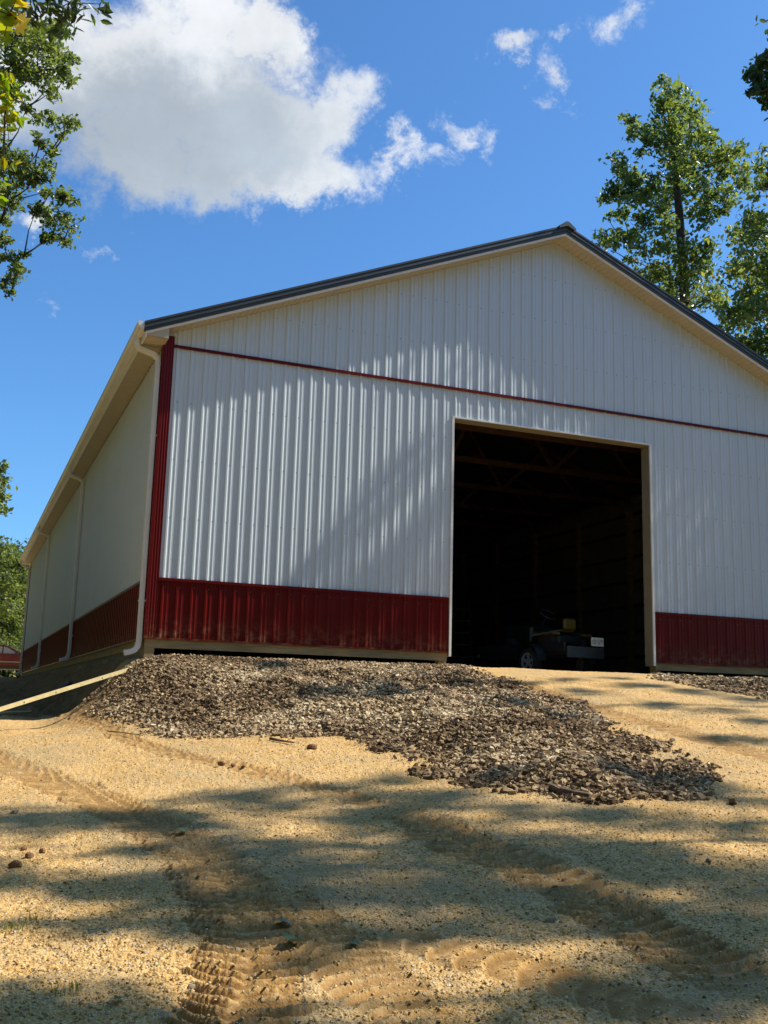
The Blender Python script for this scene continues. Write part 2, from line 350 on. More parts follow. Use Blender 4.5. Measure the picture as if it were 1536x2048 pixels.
def tracks(X, Y, res=None):
    dz = np.zeros(X.shape); msk = np.zeros(X.shape)
    for ti, (P, hw, dep, pit, lug, bend) in enumerate(TRACKS):
        P = np.array(P); x0, y0 = P.min(0)-.8; x1, y1 = P.max(0)+.8
        sel = (X > x0) & (X < x1) & (Y > y0) & (Y < y1)
        if not sel.any(): continue
        xs = X[sel]; ys = Y[sel]; best = np.full(xs.shape, 1e9); U = np.zeros(xs.shape); S = np.zeros(xs.shape); acc = 0.
        # smooth resample of the path
        tt = np.linspace(0, len(P)-1, len(P)*4); Q = np.stack([np.interp(tt, range(len(P)), P[:, 0]), np.interp(tt, range(len(P)), P[:, 1])], 1)
        for _ in range(3): Q[1:-1] = (Q[:-2]+2*Q[1:-1]+Q[2:])/4
        for i in range(len(Q)-1):
            dx, dy = Q[i+1]-Q[i]; L = math.hypot(dx, dy)
            if L < 1e-6: continue
            t = np.clip(((xs-Q[i][0])*dx+(ys-Q[i][1])*dy)/L/L, 0, 1)
            ex = xs-Q[i][0]-t*dx; ey = ys-Q[i][1]-t*dy; d = np.hypot(ex, ey); u = (ex*dy-ey*dx)/L
            k = d < best; best[k] = d[k]; U[k] = u[k]; S[k] = acc+t[k]*L; acc += L
        wob = fbm(xs, ys, 5, 2, 40+ti)*.05
        U = U+wob; q = np.clip(np.abs(U)/hw+fbm(xs, ys, 9, 3, 51+ti)*.35, 0, 3)
        ins = 1-sst(.82, 1.05, q)
        str_ = .75+.6*np.clip(fbm(xs, ys, .9, 2, 60+ti)+.35, 0, 1)
        ends = sst(0, .5, S)*(1-sst(acc-.5, acc, S))
        ph = S/pit+bend*(U/hw)**2*.9+.35*bend*U/hw+fbm(xs, ys, 3, 2, 70+ti)*.28
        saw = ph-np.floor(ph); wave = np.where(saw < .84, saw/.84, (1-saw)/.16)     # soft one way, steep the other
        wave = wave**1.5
        split = 1-.75*np.exp(-(U/hw/.10)**2)
        cr = fbm(xs, ys, 28, 3, 80)*.25
        h = ins*(-dep+lug*(wave-.25)*split*(1+cr))*str_+.4*dep*np.exp(-((q-1.15)/.16)**2)*(1+2*cr)
        dz[sel] += h*ends; msk[sel] = np.maximum(msk[sel], ins*ends*np.clip(str_, 0, 1)*(1-.65*wave))  # brown track soil, with groove shade between the lugs put into the mask
    return dz, msk
def relief(X, Y):
    m = mulch_mask(X, Y)
    z = fbm(X, Y, .35, 3, 1)*.06*sst(-20, -14, -np.abs(Y+0)+0) if False else fbm(X, Y, .5, 3, 1)*.03
    z = z*sst(-.2, -2.5, Y)
    z = z+fbm(X, Y, 2.2, 3, 2)*.018*np.where(Y > -.3, .3, 1)
    edge = np.maximum(poly_dist(X, Y, MPOLY), 0)
    mound = sst(0, 1.1, edge)*.12*(1-sst(-4.2, -1.6, Y))-m*.02*sst(-3.5, -1.5, Y)
    z = z+mound+m*(fbm(X, Y, 2.3, 4, 3)*.10+fbm(X, Y, 9, 3, 4)*.05)*(1-.8*sst(-2.6, -.8, Y))
    pr = np.hypot((X-PIT[0])/.75, (Y-PIT[1])/.55)
    z = z-.13*(1-sst(0, 1, pr))+.05*np.exp(-((pr-1.15)/.3)**2)*sst(.1, -.3, X-PIT[0]-5)
    z = z-.05*sst(-.9, -.15, Y)*sst(5.4, 4.9, X)*sst(-.5, .5, X)
    side = sst(0, 1.2, Y)*(1-sst(-.3, .2, X))
    z = z+side*(fbm(X, Y, 1.3, 4, 9)*.22+fbm(X, Y, 6, 4, 10, .65)*.11)*sst(-6, -1, X)*(1-sst(14, 26, Y))
    return z, m
def ground_z(X, Y, fine=True):
    X = np.asarray(X, float); Y = np.asarray(Y, float)
    shp = X.shape; X = X.ravel(); Y = Y.ravel()
    z, m = relief(X, Y); dz, tm = tracks(X, Y)
    inside = ((X > .05) & (X < 14.7) & (Y > .1) & (Y < 31.4))
    z = np.where(inside, -.02+0*z, z); dz = np.where(inside, 0, dz)
    z = base_z(X, Y)+z+dz
    return z.reshape(shp), m.reshape(shp), tm.reshape(shp)
# one sheet to the horizon, drawn as rings round the standing point of the photographer, finest where it is looked at
az = np.concatenate([np.arange(-180, -14, 3.), np.arange(-14, 0, .25), np.arange(0, 46, .055), np.arange(46, 60, .4), np.arange(60, 180.1, 3.)])
rr = [.0]; r = .25
while r < 1200:
    rr.append(r); r *= 1.12 if r < 3 else (1.003 if r < 8 else (1.0055 if r < 20 else (1.012 if r < 60 else 1.12)))
rr = np.array(rr[1:])
A, Rr = np.meshgrid(np.radians(az[:-1]), rr)
GX = CL[0]+Rr*np.sin(A); GY = CL[1]+Rr*np.cos(A)
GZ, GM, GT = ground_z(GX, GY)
near = 1-sst(12, 30, Rr)
GZ = GZ+near*(fbm(GX, GY, 22, 3, 21)*.010+fbm(GX, GY, 70, 2, 22)*.006)*(1-.8*np.clip(GT*1.3, 0, 1))*np.where((GX > 0) & (GY > .1), 0, 1)
nr, na = GX.shape
idx = np.arange(nr*na).reshape(nr, na); nx = np.roll(idx, -1, axis=1)
F = np.stack([idx[:-1], idx[1:], nx[1:], nx[:-1]], -1).reshape(-1, 4)[:, ::-1]
V = np.stack([GX, GY, GZ], -1).reshape(-1, 3)
V = np.vstack([V, [CL[0], CL[1], float(GZ[0].mean())]])
grass = sst(13, 17, GX)*.9+sst(78, 90, Rr)+sst(-7.5, -11, GX); grass = np.clip(grass, 0, 1)*(1-((GX > -1) & (GX < 15) & (GY > -1) & (GY < 33)))
def ground_mat():
    m = bpy.data.materials.new('sandy_gravel'); m.use_nodes = True; t = m.node_tree; b = t.nodes['Principled BSDF']; L = t.links
    co = t.nodes.new('ShaderNodeTexCoord').outputs['Object']
    def at(n): a = t.nodes.new('ShaderNodeAttribute'); a.attribute_name = n; return a.outputs['Fac']
    def noi(s, d=5, r=.6):
        n = t.nodes.new('ShaderNodeTexNoise'); n.inputs['Scale'].default_value = s; n.inputs['Detail'].default_value = d; n.inputs['Roughness'].default_value = r; L.new(co, n.inputs[0]); return n.outputs[0]
    def vor(s):
        n = t.nodes.new('ShaderNodeTexVoronoi'); n.inputs['Scale'].default_value = s; n.inputs['Randomness'].default_value = 1; L.new(co, n.inputs[0]); return n
    v1 = vor(75); v2 = vor(26)
    sep = t.nodes.new('ShaderNodeSeparateColor'); L.new(v1.outputs['Color'], sep.inputs[0])
    sep2 = t.nodes.new('ShaderNodeSeparateColor'); L.new(v2.outputs['Color'], sep2.inputs[0])
    cr = t.nodes.new('ShaderNodeValToRGB'); L.new(sep.outputs[0], cr.inputs[0]); e = cr.color_ramp.elements
    for k in range(3): e.new(.5)
    for q, (p, c) in zip(e, [(0, (.27, .148, .048)), (.25, (.54, .325, .108)), (.6, (.66, .42, .165)), (.86, (.75, .53, .265)), (1, (.37, .275, .185))]): q.position = p; q.color = c+(1,)
    base = mixc(t, mathn(t, 'MULTIPLY', mapr(t, noi(.7, 7, .7), .40, .66), .75), cr.outputs[0], (.40, .30, .16))
    base = mixc(t, mathn(t, 'MULTIPLY', mapr(t, noi(3.5), .45, .7), .45), base, (.48, .28, .08))
    # scattered bigger stones
    big = mathn(t, 'MULTIPLY', mapr(t, v2.outputs['Distance'], .30, .18), mapr(t, sep2.outputs[1], .66, .68))
    stc = mixc(t, sep2.outputs[2], (.30, .26, .21), (.62, .56, .45))
    base = mixc(t, mathn(t, 'MULTIPLY', big, .8), base, stc)
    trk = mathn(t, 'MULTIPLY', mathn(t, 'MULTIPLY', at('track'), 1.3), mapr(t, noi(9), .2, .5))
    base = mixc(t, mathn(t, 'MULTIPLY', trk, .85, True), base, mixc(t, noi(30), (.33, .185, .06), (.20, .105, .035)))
    mul = mixc(t, mapr(t, sep.outputs[1], .2, 1.), (.17, .11, .06), (.44, .31, .17))
    base = mixc(t, at('mulch'), base, mixc(t, mapr(t, noi(60, 3), .4, .7), mul, (.09, .06, .04)))
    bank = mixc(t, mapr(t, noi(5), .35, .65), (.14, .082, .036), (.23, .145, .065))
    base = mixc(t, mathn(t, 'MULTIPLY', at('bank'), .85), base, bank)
    gr = mixc(t, mapr(t, noi(4), .35, .65), (.06, .08, .02), (.13, .11, .05))
    base = mixc(t, at('grassy'), base, gr)
    L.new(base, b.inputs['Base Color']); b.inputs['Roughness'].default_value = .92; b.inputs['Specular IOR Level'].default_value = .15
    h = mathn(t, 'ADD', mathn(t, 'MULTIPLY', v1.outputs['Distance'], -.6), mathn(t, 'MULTIPLY', big, .9))
    h = mathn(t, 'ADD', h, mathn(t, 'MULTIPLY', noi(140, 3), .5)); h = mathn(t, 'ADD', h, mathn(t, 'MULTIPLY', noi(38, 3), .8))
    bp = t.nodes.new('ShaderNodeBump'); bp.inputs['Strength'].default_value = .9; bp.inputs['Distance'].default_value = .011
    L.new(mapr(t, at('track'), 0., .8, .9, .4), bp.inputs['Strength']); L.new(h, bp.inputs['Height']); L.new(bp.outputs[0], b.inputs['Normal'])
    return m
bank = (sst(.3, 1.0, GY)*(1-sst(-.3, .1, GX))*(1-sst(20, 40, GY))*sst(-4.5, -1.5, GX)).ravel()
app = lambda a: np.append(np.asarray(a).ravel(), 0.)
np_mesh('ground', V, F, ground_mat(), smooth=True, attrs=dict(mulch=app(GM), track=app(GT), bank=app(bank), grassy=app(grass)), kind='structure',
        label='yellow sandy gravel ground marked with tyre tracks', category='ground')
# little disc that closes the sheet under the standing point
fan = np.array([[nr*na, idx[0, (i+1) % na], idx[0, i]] for i in range(na)])
me0 = bpy.data.objects['ground'].data

# loose gravel
def lump(n, szlo, szhi, P, Z, m, name, varf=None, flat=.65, **kw):
    base = np.array([(0, 0, 1.), (.89, 0, .45), (.28, .85, .45), (-.72, .53, .45), (-.72, -.53, .45), (.28, -.85, .45), (.72, .53, -.45), (-.28, .85, -.45), (-.89, 0, -.45), (-.28, -.85, -.45), (.72, -.53, -.45), (0, 0, -1.)])
    fs = np.array([(0, 1, 2), (0, 2, 3), (0, 3, 4), (0, 4, 5), (0, 5, 1), (1, 6, 2), (2, 7, 3), (3, 8, 4), (4, 9, 5), (5, 10, 1), (6, 7, 2), (7, 8, 3), (8, 9, 4), (9, 10, 5), (10, 6, 1)])
    s = szlo*(szhi/szlo)**(rng.random(n)**2.2)
    V = base[None]*(1+.28*(rng.random((n, 12, 1))-.5)*2)*np.stack([np.ones(n), .6+.4*rng.random(n), flat*(.6+.5*rng.random(n))], -1)[:, None]
    a = rng.random(n)*6.28; ca, sa = np.cos(a), np.sin(a)
    X = V[..., 0]*ca[:, None]-V[..., 1]*sa[:, None]; Y = V[..., 0]*sa[:, None]+V[..., 1]*ca[:, None]
    ti = (rng.random((n, 2))-.5)*.7
    Zz = V[..., 2]+X*ti[:, :1]+Y*ti[:, 1:]
    V = np.stack([X, Y, Zz], -1)*s[:, None, None]*.5
    V += np.stack([P[:, 0], P[:, 1], Z+s*.12], -1)[:, None]
    F = (fs[None]+(np.arange(n)*12)[:, None, None]).reshape(-1, 3)
    var = rng.random(n) if varf is None else varf(n)
    return np_mesh(name, V.reshape(-1, 3), F, m, var=np.repeat(var, 12), smooth=True, **kw)
n = 90000
u = rng.random(n); rad = 3.0*(15/3.0)**(u**.85); a = np.radians(-7+55*rng.random(n))
P = np.stack([CL[0]+rad*np.sin(a), CL[1]+rad*np.cos(a)], -1)
z, mm, tm = ground_z(P[:, 0], P[:, 1])
keep = (mm < .6) & (tm < .35+.5*rng.random(n)) & (P[:, 1] < -.3) & (fbm(P[:, 0], P[:, 1], 1.5, 2, 90) > -.35+.4*(rng.random(n)-.5))
P, z = P[keep], z[keep]
lump(len(P), .005, .022, P, z, PEB, 'gravel', kind='stuff', label='loose tan and grey pebbles lying on the sandy ground', category='gravel')
# wood chips and bark over the mound
def chips(n, polys, name, **kw):
    P = []
    for poly, share in polys:
        q = np.array(poly); lo = q.min(0)-.8; hi = q.max(0)+.8; k = int(n*share*2.2)
        c = lo+(hi-lo)*rng.random((k, 2)); ok_ = (c[:, 1] < -.02); c = c[ok_]; k = len(c); P.append(c[mulch_mask(c[:, 0], c[:, 1])**.55+.12*np.exp(np.minimum(poly_dist(c[:, 0], c[:, 1], poly), 0)/.35) > .05+.9*rng.random(k)][:int(n*share)])
    P = np.vstack(P); n = len(P); z, _, _ = ground_z(P[:, 0], P[:, 1])
    L = .005+.030*rng.random(n)**4.2; w = L*(.35+.5*rng.random(n)); h = L*(.18+.35*rng.random(n))
    b = np.array([(-1, -1, -1), (1, -1, -1), (1, 1, -1), (-1, 1, -1), (-.8, -.7, 1), (.9, -.8, 1), (.7, .8, 1), (-.9, .7, 1)], float)
    V = b[None]*np.stack([L, w, h], -1)[:, None]*(1+.25*(rng.random((n, 8, 1))-.5))
    q = rng.normal(size=(n, 3, 3))*.5; q[:, 2, 2] += 1.6
    e3 = q[:, :, 2]/np.linalg.norm(q[:, :, 2], axis=1, keepdims=True); r = rng.normal(size=(n, 3)); e1 = np.cross(r, e3); e1 /= np.linalg.norm(e1, axis=1, keepdims=True); e2 = np.cross(e3, e1)
    V = V[..., :1]*e1[:, None]+V[..., 1:2]*e2[:, None]+V[..., 2:]*e3[:, None]
    V += np.stack([P[:, 0], P[:, 1], z+.4*w+.008], -1)[:, None]
    f = np.array([(0, 3, 2, 1), (4, 5, 6, 7), (0, 1, 5, 4), (1, 2, 6, 5), (2, 3, 7, 6), (3, 0, 4, 7)])
    F = (f[None]+(np.arange(n)*8)[:, None, None]).reshape(-1, 4)
    var = np.clip(.06+rng.random(n)**1.15+.7*fbm(P[:, 0], P[:, 1], .9, 3, 77), 0, 1)
    return np_mesh(name, V.reshape(-1, 3), F, CHIP, var=np.repeat(var, 8), **kw)
chips(235000, [(MPOLY, .86), (M2POLY, .14)], 'mulch', kind='stuff', label='dark wood chip mulch spread in a mound along the wall', category='mulch')

def gz(x, y): return float(ground_z(np.array([x]), np.array([y]))[0][0])
def full_ground(px, py):
    d = ray(px, py); t = np.geomspace(2.2, 70, 5000); P = CL+t[:, None]*d; g = ground_z(P[:, 0], P[:, 1])[0]
    hit = P[:, 2] < g; i = int(np.argmax(hit)) if hit.any() else int(np.argmin(np.abs(P[:, 2]-g)+(P[:, 1] > .5)*9)); return P[i, 0], P[i, 1], g[i]

# ------------------------------------------------------------------ barn
WID = 14.7144; LEN = 31.43; SL = .418; ZS = 4.899; APX = WID/2; X0 = .2177
ZB = 4.699; ZW = .932; DL, DR, DT = 5.185, 9.479, 4.196
barn = empty('barn', (0, 0, 0), label='white corrugated steel pole barn with red wainscot and open doorway', category='barn')
rakez = lambda x: ZS+SL*min(x, WID-x)
def profile(u0, u1, phase=X0, pitch=R9):
    pts = [(u0, 0.)]
    k0 = int(math.floor((u0-phase)/pitch))-1; k1 = int(math.ceil((u1-phase)/pitch))+1
    raw = []
    for k in range(k0, k1+1):
        c = phase+k*pitch
        raw += [(c-.030, 0), (c-.016, .017), (c-.012, .019), (c+.012, .019), (c+.016, .017), (c+.030, 0)]
        for q in (1/3., 2/3.):
            d = c+pitch*q; raw += [(d-.014, 0), (d-.007, .0045), (d+.007, .0045), (d+.014, 0)]
    pts += [(u, h) for u, h in raw if u0+1e-4 < u < u1-1e-4]+[(u1, 0.)]
    return pts
def siding(name, u0, u1, z0, zt, mats, parent, side='front', screws=(), label=None):
    pr = profile(u0, u1)
    if callable(zt): pr = sorted(pr+([(APX, 0.)] if u0 < APX < u1 and min(abs(APX-u) for u, _ in pr) > .002 else []))
    mb = MB(); vs = []; fs = []
    def P(u, h, z):
        if side == 'front': return (u, -h, z)
        if side == 'left': return (-h, u, z)
        if side == 'right': return (WID+h, u, z)
        return (u, LEN+h, z)
    for u, h in pr: zz = zt(u) if callable(zt) else zt; vs += [P(u, h, z0), P(u, h, zz)]
    for i in range(len(pr)-1): fs.append((2*i, 2*i+2, 2*i+3, 2*i+1))
    mb.quadset(vs, fs)
    if screws:
        k = int((u0-X0)/R9)
        while X0+k*R9 < u1:
            for z in screws:
                u = X0+k*R9+.04+.002*((k*7) % 3); top = zt(u) if callable(zt) else zt
                if u0+.02 < u < u1-.02 and z0+.05 < z < top-.05:
                    c = [P(u+.0075*math.cos(a*math.pi/3), .005, z+.0075*math.sin(a*math.pi/3)) for a in range(6)]
                    c2 = [P(u+.0085*math.cos(a*math.pi/3), -.001, z+.0085*math.sin(a*math.pi/3)) for a in range(6)]
                    mb.quadset(c+c2, [tuple(range(6))]+[(i, (i+1) % 6, (i+1) % 6+6, i+6) for i in range(6)], 1)
            k += 1
    o = mb.build(name, mats, parent)
    if label: o['label'] = label
    return o
WM = [WHITE, DARKM]; RM = [RED, DARKM]
siding('siding', .03, DL+.01, ZW, ZB, WM, barn, screws=(1.9, 2.85, 3.8), label='white ribbed steel siding beside the doorway, lit by the sun')
siding('siding', DL+.01, DR-.01, DT, ZB, WM, barn, label='white ribbed strip above the doorway')
siding('siding', DR-.01, WID-.03, ZW, ZB, WM, barn, screws=(1.9, 2.85, 3.8), label='white ribbed steel siding on the shaded end')
siding('siding', .03, WID-.03, ZB, lambda u: rakez(u)-.002, WM, barn, screws=(5.5, 6.35, 7.2), label='white ribbed gable siding above the red line')
siding('siding', .03, LEN-.03, ZW, 4.72, WM, barn, 'left', label='white ribbed side wall in shade')
siding('siding', .03, LEN-.03, 0, 4.72, WM, barn, 'right', label='white ribbed far side wall')
siding('siding', .03, WID-.03, 0, lambda u: rakez(u), WM, barn, 'back', label='white ribbed rear gable wall')
siding('wainscot', .03, DL-.005, 0, ZW, RM, barn, screws=(.1, .8), label='dark red ribbed wainscot catching sun')
siding('wainscot', DR+.005, WID-.03, 0, ZW, RM, barn, screws=(.1, .8), label='dark red ribbed wainscot in shade')
siding('wainscot', .03, LEN-.03, 0, ZW, RM, barn, 'left', label='dark red ribbed wainscot along the side wall')
# trims
def bar(name, m, *boxes, label=None, parent=barn):
    b = MB()
    for q in boxes: b.box(*q)
    o = b.build(name, m, parent)
    if label: o['label'] = label
    return o
bar('cap_trim', RED, (.144, DL-.04, -.027, -.0005, ZW-.022, ZW), (.144, DL-.04, -.034, -.027, ZW-.040, ZW+.004))
bar('cap_trim', RED, (DR+.04, WID-.144, -.027, -.0005, ZW-.022, ZW), (DR+.04, WID-.144, -.034, -.027, ZW-.040, ZW+.004))
bar('cap_trim', RED, (-.027, -.0005, .15, LEN-.15, ZW-.022, ZW), (-.034, -.027, .15, LEN-.15, ZW-.040, ZW+.004))
bar('base_trim', RED, (.0, DL-.03, -.030, .002, -.012, -.001), (.0, DL-.03, -.034, -.030, -.022, .006))
bar('base_trim', RED, (DR+.04, WID, -.030, .002, -.012, -.001), (DR+.04, WID, -.034, -.030, -.022, .006))
bar('base_trim', RED, (-.030, .002, .0, LEN, -.013, -.002), (-.034, -.030, .0, LEN, -.022, .006))
bar('trim_band', RED, (.144, WID-.144, -.030, -.0005, ZB, ZB+.048), (.144, WID-.144, -.038, -.030, ZB-.004, ZB+.018))
def corner(x, y, sx, sy, lab):
    b = MB(); n = 0
    # ridged L profile
    w = .150; prof = []
    for k in range(7):
        u = .012+k*(w-.012)/6.5; prof.append((u, .026 if k % 2 == 0 else .021)); prof.append((u+.010, .026 if k % 2 == 0 else .021))
    zt = 4.885
    for axis in (0, 1):
        vs = []
        pp = [(-.026, .026)]+[q for q in prof if q[0] < w]+[(w, .026), (w, .0)]
        for u, h in pp:
            for z in (-.02, zt): vs.append((x+sx*u, y-sy*h, z) if axis == 0 else (x-sx*h, y+sy*u, z))
        b.quadset(vs, [(2*i, 2*i+2, 2*i+3, 2*i+1) for i in range(len(pp)-1)])
    b.build('corner_trim', RED, barn, label=lab)
corner(0, 0, 1, 1, 'red corner trim beside the downspout'); corner(WID, 0, -1, 1, 'red corner trim on the shaded end')
corner(0, LEN, 1, -1, 'red corner trim at the rear'); corner(WID, LEN, -1, -1, 'red corner trim at the rear')
# door casing: left jamb, right jamb, head
bar('door_trim', WHITEP, (DL-.004, DL+.040, -.032, .0, -.079, DT), (DL+.012, DL+.040, .0, .24, -.079, DT-.04), label='white metal jamb trim on the sunlit side of the doorway')
bar('door_trim', WHITEP, (DR-.040, DR+.004, -.032, .0, -.079, DT), (DR-.040, DR-.012, .0, .24, -.079, DT-.04), label='white metal jamb trim on the shaded side of the doorway')
bar('door_header', WHITEP, (DL-.004, DR+.004, -.034, .0, DT-.020, DT+.006), (DL+.012, DR-.012, .0, .24, DT-.020, DT-.008))
bar('jamb_liner', TAN, (DR-.046, DR-.041, -.005, .23, -.079, DT-.04), label='cream liner of the door jamb')
bar('jamb_liner', TAN, (DL+.041, DR-.047, -.005, .23, DT-.031, DT-.021), label='cream liner under the door header')
# skirt boards and posts
def skirt(x0, x1, y0, y1): return bar('skirt_board', LUMB, (x0, x1, y0, y1, -.158, -.0235))
skirt(.155, DL-.03, -.002, .036); skirt(DR+.02, WID-.16, -.002, .036); skirt(-.002, .036, .155, 12.0); skirt(-.002, .036, 12.003, 22); skirt(-.002, .036, 22.003, LEN-.02)
def post(x, y, w=.14, d=.14, z0=-1.0, z1=4.7): return bar('post', LUMB, (x, x+w, y, y+d, z0, z1))
post(.004, .004, .15, .15, z1=4.4)
post(DL-.165, .045); post(DR+.02, .045); post(WID-.16, .04)
bys = [2.62*k for k in range(1, 12)]
for y in bys: post(.045, y); post(WID-.185, y)
bar('corner_board', LUMB, (-.002, .155, -.0035, .003, -.158, -.0235))
# rakes: soffit, fascia, dark roof edge, along both slopes and both ends
OV = .35
def slope_strip(name, m, xa, xb, ya, yb, dz0, dz1, groove=False, label=None):
    b = MB()
    for s in (0, 1):
        X = lambda x: x if s == 0 else WID-x
        n = 1
        vs = []
        for x in (xa, xb):
            z = ZS+SL*x
            for (y, dz) in ((ya, dz0), (yb, dz0), (yb, dz1), (ya, dz1)): vs.append((X(x), y, z+dz))
        f = [(0, 1, 2, 3), (7, 6, 5, 4), (0, 4, 5, 1), (1, 5, 6, 2), (2, 6, 7, 3), (3, 7, 4, 0)]
        b.quadset(vs, f)
    o = b.build(name, m, barn)
    if label: o['label'] = label
    return o
def soffit_rake(y0, y1):       # vinyl panels with v-grooves across the slope
    for s, lab in ((0, 'cream vented soffit under the long front rake'), (1, 'cream vented soffit under the shaded rake')):
        b = MB(); vs = []; x = -.33; k = 0; pr = []
        while x < APX-.002:
            pr += [(x, 0.), (x+.090, 0.), (x+.094, .007), (x+.100, .007)]; x += .1016
        pr = [(u, h) for u, h in pr if u < APX]+[(APX, 0.)]
        for u, h in pr:
            X = u if s == 0 else WID-u
            for y in (y0, y1): vs.append((X, y, ZS+SL*u+h))
        b.quadset(vs, [(2*i, 2*i+1, 2*i+3, 2*i+2) for i in range(len(pr)-1)])
        b.build('soffit', CREAM, barn, label=lab)
soffit_rake(-OV+.002, -.002)
slope_strip('fascia', WHITEP, -.37, APX, -OV-.022, -OV, -.006, .036, label='white fascia of the front rake')
slope_strip('rake_trim', CHAR, -.40, APX, -OV-.040, -OV+.01, .038, .088)
slope_strip('rake_trim', CHAR, -.40, APX, -OV-.056, -OV+.01, .090, .128)
slope_strip('rake_trim', CHAR, -.40, APX, -OV-.046, -OV+.01, .130, .162)
slope_strip('rake_trim', CHAR, -.40, APX, -OV-.062, -OV+.06, .164, .200)
slope_strip('roof', CHAR, -.41, APX, -OV-.03, LEN+.38, .165, .192, label='dark charcoal steel roof slopes')
# standing ribs of the roof
b = MB()
for s in (0, 1):
    X = lambda x: x if s == 0 else WID-x
    y = -.1
    while y < LEN+.3:
        vs = [(X(x), yy, ZS+SL*x+dz) for x in (-.41, APX) for yy, dz in ((y-.02, .19), (y+.02, .19), (y+.01, .212), (y-.01, .212))]
        b.quadset(vs, [(0, 1, 2, 3), (7, 6, 5, 4), (1, 5, 6, 2), (2, 6, 7, 3), (3, 7, 4, 0)]); y += R9
b.build('roof_ribs', CHAR, barn)
# ridge cap with its flared end
b = MB(); zr = ZS+SL*APX
for (y0, y1, e) in ((-OV-.075, LEN+.4, 0.), (-OV-.10, -OV+.02, .014)):
    w = .17+e
    b.quadset([(APX-w, y, zr+.215-SL*w) for y in (y0, y1)]+[(APX-.03, y, zr+.235+e) for y in (y0, y1)]+[(APX+.03, y, zr+.235+e) for y in (y0, y1)]+[(APX+w, y, zr+.215-SL*w) for y in (y0, y1)]
              + [(APX-w, y, zr+.165-SL*w) for y in (y0, y1)]+[(APX, y, zr+.165) for y in (y0, y1)]+[(APX+w, y, zr+.165-SL*w) for y in (y0, y1)],
              [(0, 2, 3, 1), (2, 4, 5, 3), (4, 6, 7, 5), (8, 10, 4, 2), (8, 2, 0), (10, 12, 6), (10, 6, 4), (9, 3, 1), (11, 5, 3, 9), (13, 7, 5, 11)])
b.build('ridge_cap', CHAR, barn)
# level eave soffit, fascia, gutter on both sides
for s in (0, 1):
    X = (lambda x: x) if s == 0 else (lambda x: WID-x)
    b = MB(); vs = []; y = -.34; pr = []
    while y < LEN+.33: pr += [(y, 0), (y+.09, 0), (y+.094, .007), (y+.100, .007)]; y += .1016
    for u, h in pr: vs += [(X(-.350), u, 4.722+h), (X(-.002), u, 4.722+h)]
    b.quadset(vs, [(2*i, 2*i+1, 2*i+3, 2*i+2) for i in range(len(pr)-1)]); b.build('soffit', CREAM, barn, label='cream level soffit along the eave')
    xs = sorted((X(-.372), X(-.352)))
    bar('fascia', WHITEP, (xs[0], xs[1], -OV-.02, LEN+.36, 4.700, 4.90), label='cream white fascia behind the gutter')
    # eave box end
    b = MB(); b.quadset([(X(-.35), -OV+.003, 4.724), (X(-.002), -OV+.003, 4.724), (X(-.002), -OV+.003, 4.893), (X(-.35), -OV+.003, 4.750)], [(0, 1, 2, 3)])
    b.quadset([(X(-.003), -OV+.003, 4.724), (X(-.003), -.003, 4.724), (X(-.003), -.003, 4.893), (X(-.003), -OV+.003, 4.893)], [(0, 1, 2, 3)])
    b.build('eave_return', CREAM, barn)
    # K style gutter
    gp = [(-.374, 4.93), (-.374, 4.805), (-.455, 4.805), (-.470, 4.845), (-.492, 4.865), (-.500, 4.915), (-.500, 4.93), (-.488, 4.93), (-.488, 4.915), (-.480, 4.872), (-.460, 4.852), (-.447, 4.815), (-.384, 4.815), (-.384, 4.93)]
    b = MB(); b.prism([(X(x), z) for x, z in gp], -OV-.03, LEN+.36)
    b.prism([(X(x), z) for x, z in [gp[0], gp[1], gp[2], gp[3], gp[4], gp[5], gp[6]]], -OV-.034, -OV-.0305); b.build('gutter', WHITEP, barn)
# notched wall channel under the soffit, shaped to imitate dark gaps between ribs
b = MB(); y = .2; vs = []
while y < LEN-.2:
    for yy, zz in ((y, 4.690), (y+.055, 4.690), (y+.056, 4.712), (y+.20, 4.712)): vs += [(-.026, yy, zz), (-.026, yy, 4.7195)]
    y += .2005
b.quadset(vs, [(2*i, 2*i+1, 2*i+3, 2*i+2) for i in range(len(vs)//2-1)])
b.build('wall_channel', INNER, barn)
